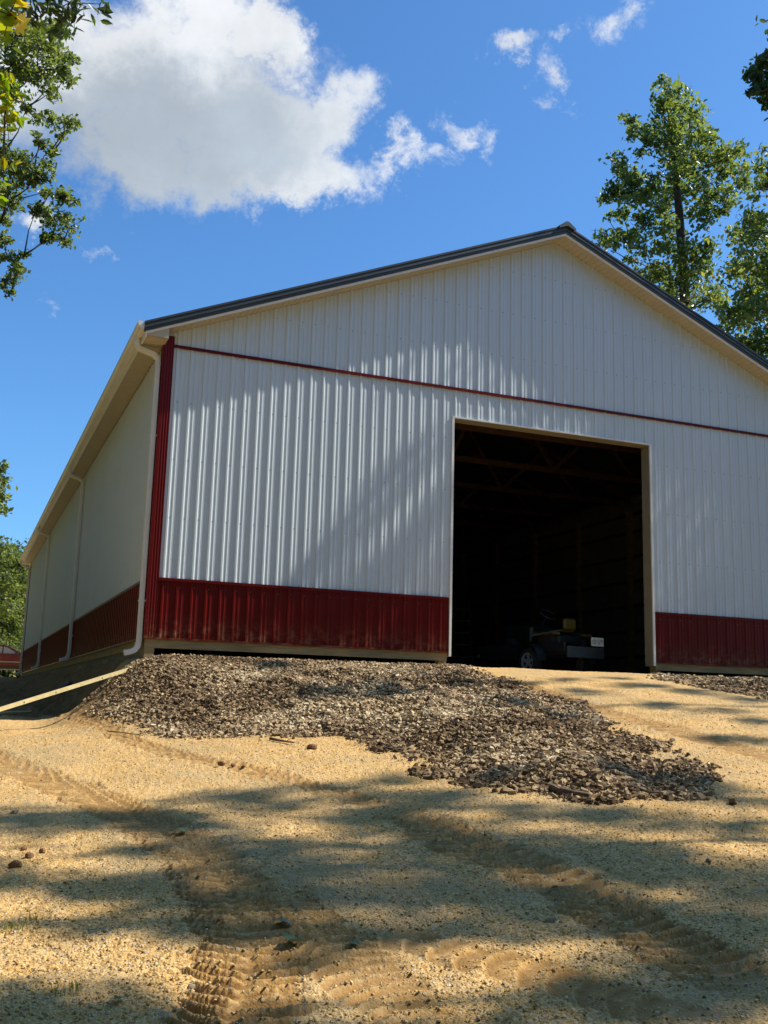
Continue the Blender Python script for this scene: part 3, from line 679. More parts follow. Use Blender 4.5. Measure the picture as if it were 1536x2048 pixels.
# downspouts of the side we see
DSY = [.09, 10.85, 21.16, 31.30]
for k, y in enumerate(DSY):
    zb = (-.22, -.02, .0, -.02)[k]
    w, d = .062, .040
    pts = [(-.435, y, 4.83), (-.435, y, 4.70), (-.40, y, 4.635), (-.28, y, 4.60), (-.15, y, 4.565), (-.085, y, 4.50), (-.075, y, 4.42)]
    low = [(-.075, y, 4.42), (-.075, y, zb+.20), (-.078, y, zb+.14)]
    elbow = [(-.078, y, zb+.14), (-.095, y, zb+.07), (-.135, y, zb+.018), (-.19, y, zb-.008), (-.29, y, zb-.03)]
    def duct(name, P, par, grow=0.):
        b = MB(); pr = []
        for i, p in enumerate(P):
            t = Vector(P[min(i+1, len(P)-1)])-Vector(P[max(i-1, 0)]); t.normalize(); nn = Vector((t.z, 0, -t.x))
            ww, dd = w+grow, d+grow
            pr.append([nn*(-dd*.8)+Vector((0, -ww/1, 0))*.8, nn*(-dd)+Vector((0, -ww*.6, 0)), nn*(-dd)+Vector((0, ww*.6, 0)), nn*(-dd*.8)+Vector((0, ww*.8, 0)), nn*(dd*.8)+Vector((0, ww*.8, 0)), nn*dd+Vector((0, ww*.6, 0)), nn*dd+Vector((0, -ww*.6, 0)), nn*(dd*.8)+Vector((0, -ww*.8, 0))])
        b.sweep(pr, P); return b.build(name, WHITEP, par)
    ds = duct('downspout', low, barn); ds['label'] = ('white downspout at the sunny corner', 'white downspout partway along the side wall', 'white downspout further along the side wall', 'white downspout at the far corner')[k]
    duct('elbow', pts, ds, .001)
    # crimped foot elbow
    el = []
    for i in range(len(elbow)-1):
        a, c = Vector(elbow[i]), Vector(elbow[i+1])
        for j in range(4): el.append(a.lerp(c, j/4))
    el.append(Vector(elbow[-1]))
    b = MB(); pr = []
    for i, p in enumerate(el):
        t = el[min(i+1, len(el)-1)]-el[max(i-1, 0)]; t.normalize(); nn = Vector((t.z, 0, -t.x)); g = .006 if i % 2 else -.001
        ww, dd = w+g, d+g; Yv = Vector((0, 1, 0))
        pr.append([nn*(-dd*.8)-Yv*ww*.8, nn*(-dd)-Yv*ww*.6, nn*(-dd)+Yv*ww*.6, nn*(-dd*.8)+Yv*ww*.8, nn*(dd*.8)+Yv*ww*.8, nn*dd+Yv*ww*.6, nn*dd-Yv*ww*.6, nn*(dd*.8)-Yv*ww*.8])
    b.sweep(pr, el); b.build('foot_elbow', WHITEP, ds)
    for z in (3.2, .55): MB().box(-.122, -.0, y-.058, y+.058, z, z+.03).build('strap', WHITEP, ds)
# interior: trusses, purlins, girts
for k in range(0, 12):
    y = .30 if k == 0 else 2.62*k+.07
    b = MB()
    zc = 4.86
    b.beam((.2, y, zc), (WID-.2, y, zc), .04, .14)
    for s in (0, 1):
        X = (lambda x: x) if s == 0 else (lambda x: WID-x)
        b.beam((X(.0), y, ZS+.03), (X(APX), y, ZS+SL*APX-.02), .04, .14)
        for xa, xb in ((1.8, 2.9), (4.2, 2.9), (4.2, 5.8), (7.0, 5.8)):
            b.beam((X(xa), y+.001, zc), (X(xb), y+.001, ZS+SL*xb-.05), .036, .09)
    b.beam((APX, y, zc), (APX, y, ZS+SL*APX-.1), .036, .09)
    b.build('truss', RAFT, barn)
b = MB()
for s in (0, 1):
    X = (lambda x: x) if s == 0 else (lambda x: WID-x)
    x = .1
    while x < APX: b.beam((X(x), .05, ZS+SL*x+.125), (X(x), LEN-.05, ZS+SL*x+.125), .09, .036); x += .61
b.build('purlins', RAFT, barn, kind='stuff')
b = MB()
for z in (.5, 1.2, 1.9, 2.6, 3.3, 4.0, 4.5):
    b.box(.037, .043, .1, LEN-.1, z, z+.09); b.box(WID-.043, WID-.037, .1, LEN-.1, z, z+.09); b.box(.1, WID-.1, LEN-.043, LEN-.037, z, z+.09)
    if z > 1.9: pass
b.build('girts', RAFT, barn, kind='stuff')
b = MB()   # linings seen only from within, run up to shut off eave light leaks
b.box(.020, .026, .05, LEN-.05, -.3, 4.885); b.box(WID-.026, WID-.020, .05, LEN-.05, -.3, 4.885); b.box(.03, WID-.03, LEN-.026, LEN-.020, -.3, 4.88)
b.box(.002, .050, .05, LEN-.05, 4.89, 5.062); b.box(WID-.050, WID-.002, .05, LEN-.05, 4.89, 5.062)  # eave strips added to block light leaking over the linings
b.build('lining_and_light_stops', INNER, barn)

# ------------------------------------------------------------------ things standing in the doorway
FZ = -.30
def wheel(par, c, r=.26, w=.09, ang=0., side=-1):
    h = empty('wheel', c, ang); h.parent = par
    b = MB(); b.lathe([(-w, r*.68), (-w, r*.93), (-w*.7, r), (w*.7, r), (w, r*.93), (w, r*.68), (w*.2, r*.66), (-w*.2, r*.66), (-w, r*.68)], n=28, cap=False); b.build('tyre', TYRE, h, smooth=True)
    b = MB(); s = side
    b.lathe([(s*w*.2, .001), (s*w*.55, r*.20), (s*w*.55, r*.26)], n=20)
    b.lathe([(s*w*.92, r*.70), (s*w*.96, r*.62), (s*w*.5, r*.58), (s*w*.45, r*.60), (s*w*.8, r*.70)], n=28, cap=False)
    for k in range(5):
        a = 2*math.pi*k/5+.3
        p = (s*w*.55, r*.18*math.cos(a), r*.18*math.sin(a)); q = (s*w*.62, r*.62*math.cos(a), r*.62*math.sin(a))
        b.beam(p, q, r*.22, .02, up=(1, 0, 0))
    b.build('rim', RIM, h)
    return h
trl = empty('utility_trailer', (8.42, .75, FZ), math.radians(11), label='low dark utility trailer with white wheel rim and number plate at its rear', category='trailer')
MB().box(-.48, .48, .0, 2.6, .40, .46).build('bed', BLACKP, trl)
MB().bevbox(-.48, .48, -.05, .0, .34, .56, .01).build('rear_board', GREYM, trl)
b = MB(); b.box(-.52, -.48, 0, 2.6, .46, .62); b.build('side_rail', BLACKP, trl); b = MB(); b.box(.48, .52, 0, 2.6, .46, .62); b.build('side_rail', BLACKP, trl)
b = MB(); b.beam((-.5, 2.6, .42), (0, 3.6, .42), .06, .06); b.beam((.45, 2.6, .42), (0, 3.6, .42), .06, .06); b.build('drawbar', BLACKP, trl)
for sx in (-1, 1): wheel(trl, (sx*.66, .80, .26), .26, .085, 0., sx)
for s in (-1, 1):
    b = MB(); vs = [(s*(.66-.12), .80+.33*math.cos(a), .28+.33*math.sin(a)) for a in np.linspace(0, math.pi, 9)]+[(s*(.66+.10), .80+.33*math.cos(a), .28+.33*math.sin(a)) for a in np.linspace(0, math.pi, 9)]
    b.quadset(vs, [(i, i+1, i+10, i+9) for i in range(8)]); b.build('fender', BLACKP, trl)
pl = MB().bevbox(.12, .44, -.075, -.055, .58, .745, .004).build('number_plate', PLATE, trl)
# plate characters: block strokes raised a little
SEG = {'K': [((0, 0), (0, 2)), ((0, 1), (1, 2)), ((0, 1), (1, 0))], '0': [((0, 0), (0, 2)), ((1, 0), (1, 2)), ((0, 0), (1, 0)), ((0, 2), (1, 2))], '1': [((.5, 0), (.5, 2))],
       '5': [((0, 0), (1, 0)), ((1, 0), (1, 1)), ((0, 1), (1, 1)), ((0, 1), (0, 2)), ((0, 2), (1, 2))], '2': [((0, 2), (1, 2)), ((1, 2), (1, 1)), ((0, 1), (1, 1)), ((0, 0), (0, 1)), ((0, 0), (1, 0))], 'Y': [((0, 2), (.5, 1)), ((1, 2), (.5, 1)), ((.5, 1), (.5, 0))]}
b = MB()
for i, ch in enumerate('K0152Y'):
    ox = .145+i*.047
    for (p, q) in SEG[ch]: b.beam((ox+p[0]*.028, -.0765, .625+p[1]*.038), (ox+q[0]*.028, -.0765, .625+q[1]*.038), .002, .010)
b.build('plate_lettering', INK, pl)
# riding mower standing on the trailer
mow = empty('riding_mower', (8.30, 1.5, FZ+.44), math.radians(11), label='small dark green riding mower with yellow seat loaded on the trailer', category='mower')
b = MB(); b.bevbox(-.30, .30, .45, 1.25, .20, .58, .05); b.bevbox(-.33, .33, -.35, .45, .16, .36, .04); b.build('body', GREENP, mow)
b = MB(); b.bevbox(-.18, .18, -.28, .08, .42, .47, .02); b.bevbox(-.16, .16, -.36, -.28, .46, .68, .03); b.build('seat', YELL, mow)
for s in (-1, 1): MB().bevbox(s*.42-.11, s*.42+.11, -.42, .18, .34, .40, .02).build('fender', YELL, mow)
b = MB(); b.tube([(0, .55, .5), (0, .30, .80)], .018); b.tube([(.17*math.cos(a), .30+.12*math.sin(a), .80+.10*math.sin(a)) for a in np.linspace(0, 6.283, 17)], .014, 6, cap=False); b.build('steering_wheel', BLACKP, mow)
b = MB(); b.tube([(-.45, -.55, .42), (-.95, -.30, .30)], .013); b.build('grab_handle', GREYM, mow)
for (x, y, r) in ((-.38, -.12, .22), (.38, -.12, .22), (-.33, 1.02, .16), (.33, 1.02, .16)):
    h = empty('wheel', (x, y, r)); h.parent = mow
    MB().lathe([(-.08, r*.5), (-.08, r*.92), (-.06, r), (.06, r), (.08, r*.92), (.08, r*.5)], n=20).build('tyre', TYRE, h, smooth=True)
    MB().lathe([(-.05, .02), (-.06, r*.48), (.06, r*.48), (.05, .02)], n=16).build('rim', YELL, h)
# pickup deeper in
trk = empty('pickup_truck', (6.6, 5.6, FZ), math.radians(8), label='dark green pickup truck parked tail first inside the barn', category='pickup')
b = MB(); b.bevbox(-.92, .92, 0, 5.1, .48, 1.02, .06); b.bevbox(-.92, .92, 3.9, 5.1, 1.0, 1.12, .05)
b.build('body', GREENP, trk)
b = MB(); b.quadset([(-.82, 2.1, 1.02), (.82, 2.1, 1.02), (.88, 4.1, 1.02), (-.88, 4.1, 1.02), (-.70, 2.25, 1.62), (.70, 2.25, 1.62), (.70, 3.35, 1.62), (-.70, 3.35, 1.62)], [(0, 3, 2, 1), (4, 5, 6, 7), (0, 1, 5, 4), (1, 2, 6, 5), (2, 3, 7, 6), (3, 0, 4, 7)]); b.build('cab', GREENP, trk)
b = MB(); b.quadset([(-.62, 2.105, 1.12), (.62, 2.105, 1.12), (.56, 2.20, 1.52), (-.56, 2.20, 1.52)], [(0, 1, 2, 3)]); b.build('rear_window', GLASS, trk)
bar('tailgate', GREENP, (-.78, .78, -.03, -.002, .58, 1.0), parent=trk)
for s in (-1, 1): MB().bevbox(s*.86-.05, s*.86+.05, -.03, .06, .66, .96, .01).build('tail_light', LAMPR, trk)
bar('bumper', CHROME, (-.88, .88, -.14, -.02, .42, .54), parent=trk)
for x in (-.84, .84):
    for y in (1.0, 4.2): wheel(trk, (x, y, .36), .36, .11, 0, 1 if x > 0 else -1)
# step ladder and leaning boards
lad = empty('step_ladder', (9.6, 8.4, FZ), math.radians(-25), label='tall dull metal step ladder opened beside the far wall posts', category='ladder')
b = MB()
for s in (-1, 1): b.beam((s*.30, -.6, 0), (s*.18, 0, 2.2), .03, .07)
b.build('front_rail', GREYM, lad)
b = MB()
for s in (-1, 1): b.beam((s*.28, .6, 0), (s*.17, .05, 2.2), .025, .05)
b.build('rear_rail', GREYM, lad)
for k in range(1, 7):
    t = k/7.; b = MB(); b.box(-.30+.12*t, .30-.12*t, -.6+.6*t-.05, -.6+.6*t+.05, 2.2*t, 2.2*t+.025); b.build('step', GREYM, lad)
b = MB()
for k in range(5): b.beam((10.6+.09*k, 9.2+.15*k, FZ), (11.3+.05*k, 9.6+.12*k, 2.6+.1*k), .09, .04)
b.build('lumber_pile', RAFT, None, label='bundle of rough boards leaning against a post inside', category='lumber')

# ------------------------------------------------------------------ loose things on the ground
p0 = np.array(at_y(296, 1327, -.32)); 
q0x, q0y = at_ground(-20, 1432)
gd = at_d(-30, 1432, 13.2)
b = MB(); A0 = Vector(p0); B0 = Vector((at_y(-30, 1428, -2.6)))
b.beam(A0, B0, .036, .048)
dv = (B0-A0).normalized()
plank = b.build('timber_plank', PLANK, None, label='long pale timber plank leaning down from the corner post over the shaded dip', category='plank')
for t in (.33, .62, .80): MB().beam(A0.lerp(B0, t), A0.lerp(B0, t+.006), .042, .018).build('nail_hole', STICK, plank)
for (px, py, sx, sy, rz, lab) in ((130, 1376, .20, .16, .5, 'flat grey slab lying in the shade under the side wall'),):
    x, y, z = full_ground(px, py); o = MB().bevbox(-sx, sx, -sy, sy, 0, .07, .012).build('stone_slab', SLAB, None, label=lab, category='slab')
    o.location = (x, y, z-.01); e = .2
    nx_, ny_ = -(gz(x+e, y)-z)/e, -(gz(x, y+e)-z)/e
    o.rotation_euler = Vector((nx_, ny_, 1)).to_track_quat('Z', 'Y').to_euler()
def rock(px, py, s, m, lab, cat, name='stone', group=None, flat=.6):
    x, y, z = full_ground(px, py); b = MB(); n = 9; vs = []; rr_ = random.Random(int(px*7+py))
    rings = [(-.5, .55), (-.25, .95), (.1, 1.), (.38, .75), (.5, .35)]
    for h, r_ in rings:
        for j in range(n): a = 2*math.pi*j/n; k = r_*(.8+.4*rr_.random()); vs.append((s*.5*k*math.cos(a)*1.15, s*.5*k*math.sin(a)*.85, s*h*flat*(.9+.2*rr_.random())))
    fs = [(i*n+j, i*n+(j+1) % n, (i+1)*n+(j+1) % n, (i+1)*n+j) for i in range(4) for j in range(n)]+[tuple(range(n-1, -1, -1)), tuple(range(4*n, 5*n))]
    b.quadset(vs, fs); o = b.build(name, m, None, smooth=False, label=lab, category=cat, group=group); o.location = (x, y, z+s*.18); o.rotation_euler = (rr_.random()*.4, rr_.random()*.4, rr_.random()*6); return o
rock(28, 1628, .055, STONE, 'single dark stone on the bright sand at the picture edge', 'stone')
rock(624, 1498, .10, CLOD, 'round dark clod on sunlit sand just below the mulch', 'clod', 'dirt_clod')
rock(340, 1462, .07, CLOD, 'dark clod at the foot of the mulch mound', 'clod', 'dirt_clod')
for k, (px, py, s) in enumerate(((442, 1530, .07), (466, 1534, .05), (486, 1538, .04))):
    rock(px, py, s, CLOD, ('biggest of three clods in the thin tyre track', 'middle clod of three in the thin tyre track', 'smallest of three clods in the thin tyre track')[k], 'clod', 'dirt_clod', 'clods in the thin tyre track')
for k, (px, py, s) in enumerate(((30, 1735, .07), (58, 1716, .06), (84, 1706, .05), (48, 1700, .04))):
    rock(px, py, s, CLOD, ('largest reddish clod of the clump by the grass', 'second reddish clod of the clump by the grass', 'reddish clod nearest the tyre track in the clump', 'small topmost reddish clod of the clump')[k], 'clod', 'dirt_clod', 'reddish clods lying together', .7)
rock(572, 1852, .05, STONE, 'dark stone on the ridge between two tyre tracks', 'stone')
rock(1345, 1482, .06, STONE, 'small pale stone alone on the bright sand right of the mulch', 'stone')
rock(1418, 1724, .04, STONE, 'pale stone in shade beyond the big tread marks', 'stone')
rock(1100, 1845, .05, STONE, 'small stone on the tread edge', 'stone')
rock(990, 1585, .06, CLOD, 'dark clod at the lower mulch edge beside the log', 'clod', 'dirt_clod')
rock(1120, 1465, .07, CLOD, 'large dark clod among the wood chips', 'clod', 'dirt_clod')
for (px, py, s) in ((1000, 1500, .07),): rock(px, py, s, CLOD, 'dark clod among chips where mulch meets pale sand', 'clod', 'dirt_clod')
rock(382, 1978, .035, STONE, 'white pebble larger than its neighbours beside the tread', 'stone')
def stick(pxs, r0, lab, name='stick', twigs=(), lift=.02):
    b = MB(); P = []
    for (px, py) in pxs: x, y, z = full_ground(px, py); P.append((x, y, z+lift))
    k = len(P); b.tube(P, [r0*(1-.55*i/(k-1))*(1+.12*math.sin(i*2.3)) for i in range(k)], 7)
    for (i, dx, dy, dz, r) in twigs: q = P[i]; b.tube([q, (q[0]+dx*.5, q[1]+dy*.5, q[2]+dz*.7), (q[0]+dx, q[1]+dy, q[2]+dz)], [r, r*.7, r*.4], 5)
    return b.build(name, STICK, None, smooth=True, label=lab, category='stick' if name == 'stick' else 'log')
stick([(1103, 1583), (1125, 1590), (1150, 1594), (1178, 1597)], .034, 'short thick log with dark cut end at the mulch edge', 'log', lift=.03, twigs=((1, -.15, .05, .06, .01),))
stick([(540, 1481), (555, 1484), (572, 1487), (588, 1489)], .016, 'short dark stick on the bright sand below the mulch', twigs=((2, .05, -.02, .03, .005),))
stick([(215, 1466), (250, 1472), (285, 1475)], .007, 'thin straight stick lying in the thin tyre track')
stick([(770, 1500), (795, 1504), (815, 1500), (830, 1494)], .014, 'pale forked stick at the mulch edge', twigs=((1, .1, .1, .08, .006),))
stick([(690, 1475), (720, 1480), (760, 1481)], .010, 'dark twig along the lower edge of the mulch')
stick([(900, 1342), (940, 1352), (965, 1362)], .010, 'pale twig on the slope just outside the doorway', twigs=((1, .15, .0, .12, .005),))
stick([(1255, 1575), (1300, 1590), (1350, 1592), (1400, 1600)], .009, 'long thin branch running off the mulch tip', twigs=((1, .1, .1, .07, .004), (2, .1, -.1, .05, .004)))
stick([(688, 1392), (700, 1372), (716, 1364)], .012, 'bent root sticking out of the mulch hollow', lift=.08, twigs=((1, .15, .05, -.1, .006),))
stick([(655, 1420), (665, 1412), (678, 1402)], .010, 'bleached chip standing up in the mulch hollow')
stick([(80, 1428), (100, 1413), (118, 1405)], .006, 'thin pale twig in the shaded hollow beneath the plank', lift=.06)
b = MB(); P = [full_ground(px, py) for px, py in ((-10, 1431), (30, 1428), (62, 1427))]; b.tube([(x, y, z+.03) for x, y, z in P], [.018, .016, .012], 6); b.build('stick', PLANK, None, label='pale straight stick beneath the plank at the shade edge', category='stick')
def fallen(px, py, s, rz, lab, v):
    x, y, z = full_ground(px, py)
    out_ = [(0, -.9), (.18, -.5), (.75, -.55), (.5, -.15), (.95, .25), (.4, .3), (.0, .95), (-.4, .3), (-.95, .25), (-.5, -.15), (-.75, -.55), (-.18, -.5)]
    V = [(0, 0, .12*s)]+[(s*a, s*c, .25*s*abs(a)+.05*s*c) for a, c in out_]
    n = len(out_); F = np.array([(0, 1+i, 1+(i+1) % n) for i in range(n)])
    o = np_mesh('fallen_leaf', np.array(V), F, LEAFD, var=np.full(len(V), v), label=lab, category='leaf'); o.location = (x, y, z+.02); o.rotation_euler = (.15, -.1, rz)
fallen(365, 1666, .06, .5, 'curled grey green leaf on the tyre track', .9)
fallen(585, 1888, .065, 2., 'dark green fallen leaf near the ridge stone', .0)
fallen(708, 1897, .035, 1., 'small dull leaf between two tread marks', .3)
fallen(238, 2007, .035, 2.6, 'bright green fallen leaf beside the grass sprig', .0)
fallen(564, 1853, .05, 1.2, 'dry leaf propped against the ridge stone', 1.)
def tuft(px, py, h, n, sp, lab):
    x, y, z = full_ground(px, py); V = []; Fa = []; var = []
    for k in range(n):
        a = rnd.random()*6.28; r_ = sp*rnd.random()**.5; bx, by = r_*math.cos(a), r_*math.sin(a); hh = h*(.5+.6*rnd.random()); l = .5*hh*(rnd.random()-.2); w = .0022; d = rnd.random()*6.28
        cx_, cy_ = math.cos(d), math.sin(d)
        zz = gz(x+bx, y+by)-z; b0 = len(V)
        for t, ww in ((0, 1), (.5, .8), (1, .1)):
            for s in (-1, 1): V.append((bx+cx_*l*t*t-cy_*w*ww*s, by+cy_*l*t*t+cx_*w*ww*s, zz+hh*t*(1-.25*t)))
        Fa += [(b0, b0+1, b0+3, b0+2), (b0+2, b0+3, b0+5, b0+4)]; var += [rnd.random()]*6
    o = np_mesh('grass_tuft', np.array(V), np.array(Fa), BLADE, var=var, label=lab, category='grass tuft', group='grass tufts on the gravel'); o.location = (x, y, z)
tuft(15, 1862, .07, 45, .07, 'thin green grass tuft furthest to the picture edge')
tuft(62, 1845, .06, 30, .06, 'sparse grass tuft beside the edge tuft')
tuft(130, 1985, .06, 26, .06, 'sparse grass sprig in the shaded corner gravel')

# ------------------------------------------------------------------ maroon car beyond the barn
cz_ = gz(-2.0, 46.)
car = empty('parked_car', (-.30, 46.2, float(at_y(20, 1341, 46.2)[2])-.10), math.radians(-8), label='maroon estate car parked beyond the far end of the barn', category='car')
# side profile, nose to +x
body = [(-2.25, .35), (-2.32, .62), (-2.25, .92), (-2.0, .98), (1.2, .95), (2.05, .82), (2.25, .62), (2.2, .32)]
MB().prism(body, -.86, .86).build('body', MAROON, car)
MB().prism([(-2.1, .975), (-1.75, 1.42), (-1.55, 1.47), (.1, 1.47), (.35, 1.42), (1.25, .955)], -.72, .72).build('cabin', MAROON, car)
for s in (-1, 1):
    y0, y1 = (s*.722, s*.735) if s > 0 else (s*.735, s*.722)
    MB().prism([(-1.95, 1.0), (-1.65, 1.37), (-.85, 1.39), (-.85, 1.0)], y0, y1).build('side_window', GLASS, car)
    MB().prism([(-.78, 1.0), (-.78, 1.39), (.05, 1.39), (.05, 1.0)], y0, y1).build('side_window', GLASS, car)
    MB().prism([(.12, 1.0), (.12, 1.38), (.28, 1.35), (.95, 1.0)], y0, y1).build('side_window', GLASS, car)
    y0, y1 = (s*.862, s*.885) if s > 0 else (s*.885, s*.862)
    MB().prism([(-2.2, .52), (-2.2, .58), (2.1, .58), (2.1, .52)], y0, y1).build('side_moulding', CHROME, car)
    for x in (-1.4, 1.4): wheel(car, (x, s*.78, .31), .31, .09, math.pi/2, -s)
    MB().bevbox(.75, .95, *(sorted((s*.86, s*1.0))), .95, 1.08, .02).build('mirror', BLACKP, car)
    MB().bevbox(-.2, .0, *(sorted((s*.862, s*.89))), .76, .79, .005).build('door_handle', CHROME, car)
    MB().bevbox(2.12, 2.24, *(sorted((s*.5, s*.8))), .58, .72, .02).build('headlight', CHROME, car)
    MB().bevbox(-2.33, -2.26, *(sorted((s*.55, s*.84))), .66, .88, .02).build('tail_light', LAMPR, car)
MB().prism([(.38, 1.42), (1.22, .985), (1.25, .985), (.42, 1.43)], -.66, .66).build('windscreen', GLASS, car)
MB().bevbox(2.15, 2.32, -.85, .85, .30, .46, .03).build('bumper', BLACKP, car)
MB().bevbox(-2.1, 2.1, -.78, .78, .15, .345, .03).build('underbody', BLACKP, car)

# ------------------------------------------------------------------ trees
def leaf_mesh(C, Nn, size, aspect=.62, shape='rhomb'):
    """C centres, Nn normals; each leaf folded along its midrib"""
    n = len(C); r = rng.normal(size=(n, 3)); r[:, 2] -= .6
    e1 = np.cross(r, Nn); e1 /= np.linalg.norm(e1, axis=1, keepdims=True)+1e-9; e2 = np.cross(Nn, e1)
    s = size*(.65+.7*rng.random(n))
    if shape == 'rhomb': T = np.array([(0, -.55, 0), (aspect*.5, -.05, .10), (0, .55, -.02), (-aspect*.5, -.05, .10)]); F0 = np.array([(0, 1, 2), (0, 2, 3)])
    elif shape == 'maple':
        o = [(0, -.5), (.30, -.42), (.26, -.2), (.52, .05), (.28, .12), (.34, .38), (.12, .30), (0, .62), (-.12, .30), (-.34, .38), (-.28, .12), (-.52, .05), (-.26, -.2), (-.30, -.42)]
        T = np.array([(0, 0, 0)]+[(a, c, .22*abs(a)) for a, c in o]); k = len(o); F0 = np.array([(0, 1+i, 1+(i+1) % k) for i in range(k)])
    else: T = np.array([(0, -.6, 0), (.20, -.30, .06), (.22, .10, .06), (0, .62, -.03), (-.22, .10, .06), (-.20, -.30, .06)]); F0 = np.array([(0, 1, 2), (0, 2, 3), (0, 3, 4), (0, 4, 5)])
    V = T[None, :, :1]*e1[:, None]+T[None, :, 1:2]*e2[:, None]+T[None, :, 2:]*Nn[:, None]
    V = V*s[:, None, None]+C[:, None]
    F = (F0[None]+(np.arange(n)*len(T))[:, None, None]).reshape(-1, 3)
    return V.reshape(-1, 3), F, len(T)
def make_tree(name, label, base, trunk, tr, clumps, nleaf, size, m=LEAF, group=None, shape='rhomb', sub=7, spread=.34, cat='tree', limb=.3, varb=0.):
    """trunk: points from base up; clumps: (x,y,z,r)"""
    t = empty(name, base, label=label, cat=cat, group=group)
    B = Vector(base); wood = MB(); tp = [Vector(p)-B for p in trunk]
    k = len(tp); H = max(1e-3, (tp[-1]-tp[0]).length); wood.tube(tp, [tr*(1-.86*i/(k-1))*(1.25 if i == 0 else 1) for i in range(k)], 10)
    dense = [tp[i].lerp(tp[i+1], j/8) for i in range(k-1) for j in range(8)]+[tp[-1]]
    cs = []; tot = sum(c[3]**2 for c in clumps); CC = []
    def taxis(c): return min((Vector((p.x-c.x, p.y-c.y, p.z-c.z)).length for p in dense))
    nodes = [(p, i/len(dense)) for i, p in enumerate(dense)]
    order = sorted([(Vector((x, y, z))-B, r_) for x, y, z, r_ in clumps], key=lambda q: taxis(q[0]))
    for (c, r_) in order:
        best, fr = min(nodes, key=lambda q: (q[0]-c).length+(1.2 if q[0].z > c.z+.1 else 0)+(.4 if q[1] > 1 else 0))
        L = (c-best).length; r0 = max(.012, min(tr*(1-.86*min(fr, 1))*.5, .011*L+.014)); nodes.append((c, 1.1))
        mid = best.lerp(c, .5)+Vector((rnd.uniform(-.06, .06)*L, rnd.uniform(-.06, .06)*L, -.03*L+rnd.uniform(-.04, .08)*L))
        pts = [best, best.lerp(mid, .5)+Vector((0, 0, -.01*L)), mid, mid.lerp(c, .55)+Vector((0, 0, .03*L)), c]
        wood.tube(pts, [r0, r0*.85, r0*.62, r0*.42, r0*.2], 6)
        ns = max(3, int(sub*(.6+.8*rnd.random()))); nl = int(nleaf*r_*r_/tot)
        for q in range(ns):
            d = Vector(rng.normal(size=3)); d.normalize(); s = c+d*r_*(.35+.6*rnd.random()); s.z = c.z+(s.z-c.z)*.75
            wood.tube([pts[3].lerp(c, rnd.random()), s.lerp(c, .4), s], [r0*.24+.006, r0*.14+.005, .004], 4)
            cs.append((s, r_*spread*(.7+.6*rnd.random()), nl//ns))
    for s, sg, nl in cs:
        P = rng.normal(size=(nl, 3))*np.array([1, 1, .72])*sg
        P = P[np.linalg.norm(P, axis=1) < 1.9*sg]+np.array(s)
        CC.append(P)
    C = np.vstack(CC); Nn = rng.normal(size=(len(C), 3))*.8; Nn[:, 2] += .75; Nn /= np.linalg.norm(Nn, axis=1, keepdims=True)
    V, F, kk = leaf_mesh(C, Nn, size, shape=shape)
    var = np.clip(rng.random(len(C))*.8+.1+fbm(C[:, 0]+C[:, 2]*.7, C[:, 1]+C[:, 2], .6, 2, 33)*.5+varb, 0, 1)
    wood.build('trunk', BARK, t, smooth=True)
    np_mesh('crown', V, F, m, parent=t, var=np.repeat(var, kk))
    return t
def auto_clumps(c, rx, rz, n, r_, low=-1.):
    o = []
    for i in range(n):
        d = rng.normal(size=3); d /= np.linalg.norm(d); q = (.35+.65*rng.random()**.5)
        if d[2] < low: d[2] = -d[2]
        o.append((c[0]+d[0]*rx*q, c[1]+d[1]*rx*q, c[2]+d[2]*rz*q, r_*(.7+.6*rng.random())))
    return o

def shape_clumps(pts, dist, jit=1.2):      # crown outline of one tree at its own distance, filled in depth
    o = []
    for (px, py, rp) in pts:
        r_ = rp/2079.*dist
        for q in range(2): o.append(tuple(at_d(px+rnd.uniform(-.3, .3)*rp, py+rnd.uniform(-.3, .3)*rp, dist+rnd.uniform(-jit, jit)*(1+r_*.4)))+(r_,))
    return o
# tall tulip tree behind the roof
dT = 44.
tb = at_d(1400, 1500, dT); tbz = gz(tb[0], tb[1])
def tp_(px, py, d=dT): return tuple(at_d(px, py, d))
make_tree('tulip_tree', 'tall sunlit tree with pointed crown rising behind the roof slope', (tb[0], tb[1], tbz-.2), [(tb[0], tb[1], tbz-.2), tp_(1392, 1000), tp_(1378, 720), tp_(1368, 560), tp_(1358, 420), tp_(1345, 290), tp_(1335, 180)], .36,
          shape_clumps([(1333, 168, 16), (1352, 190, 20), (1322, 210, 22), (1368, 215, 24), (1340, 245, 30), (1385, 225, 20), (1300, 262, 20), (1262, 245, 16), (1245, 232, 8), (1262, 268, 14), (1375, 270, 30), (1405, 265, 20), (1340, 300, 34), (1430, 290, 24), (1295, 285, 18),
                        (1278, 305, 9), (1440, 320, 20), (1395, 320, 30), (1240, 335, 24), (1262, 360, 28), (1478, 300, 20), (1450, 345, 26), (1485, 340, 18), (1350, 350, 30), (1215, 385, 18), (1240, 400, 28), (1290, 390, 32), (1340, 405, 34), (1395, 385, 34), (1440, 390, 28), (1478, 370, 18),
                        (1215, 435, 8), (1240, 425, 18), (1290, 445, 26), (1350, 455, 32), (1405, 440, 28), (1445, 415, 18), (1212, 480, 24), (1240, 470, 12), (1262, 470, 20), (1285, 490, 22), (1330, 500, 28), (1265, 520, 14), (1380, 500, 28), (1420, 490, 18), (1310, 545, 30), (1360, 560, 34), (1410, 540, 26), (1290, 560, 22), (1385, 600, 34), (1340, 610, 30), (1430, 590, 24)], dT, 1.5),
          14500, .20, LEAF, sub=4, spread=.46)
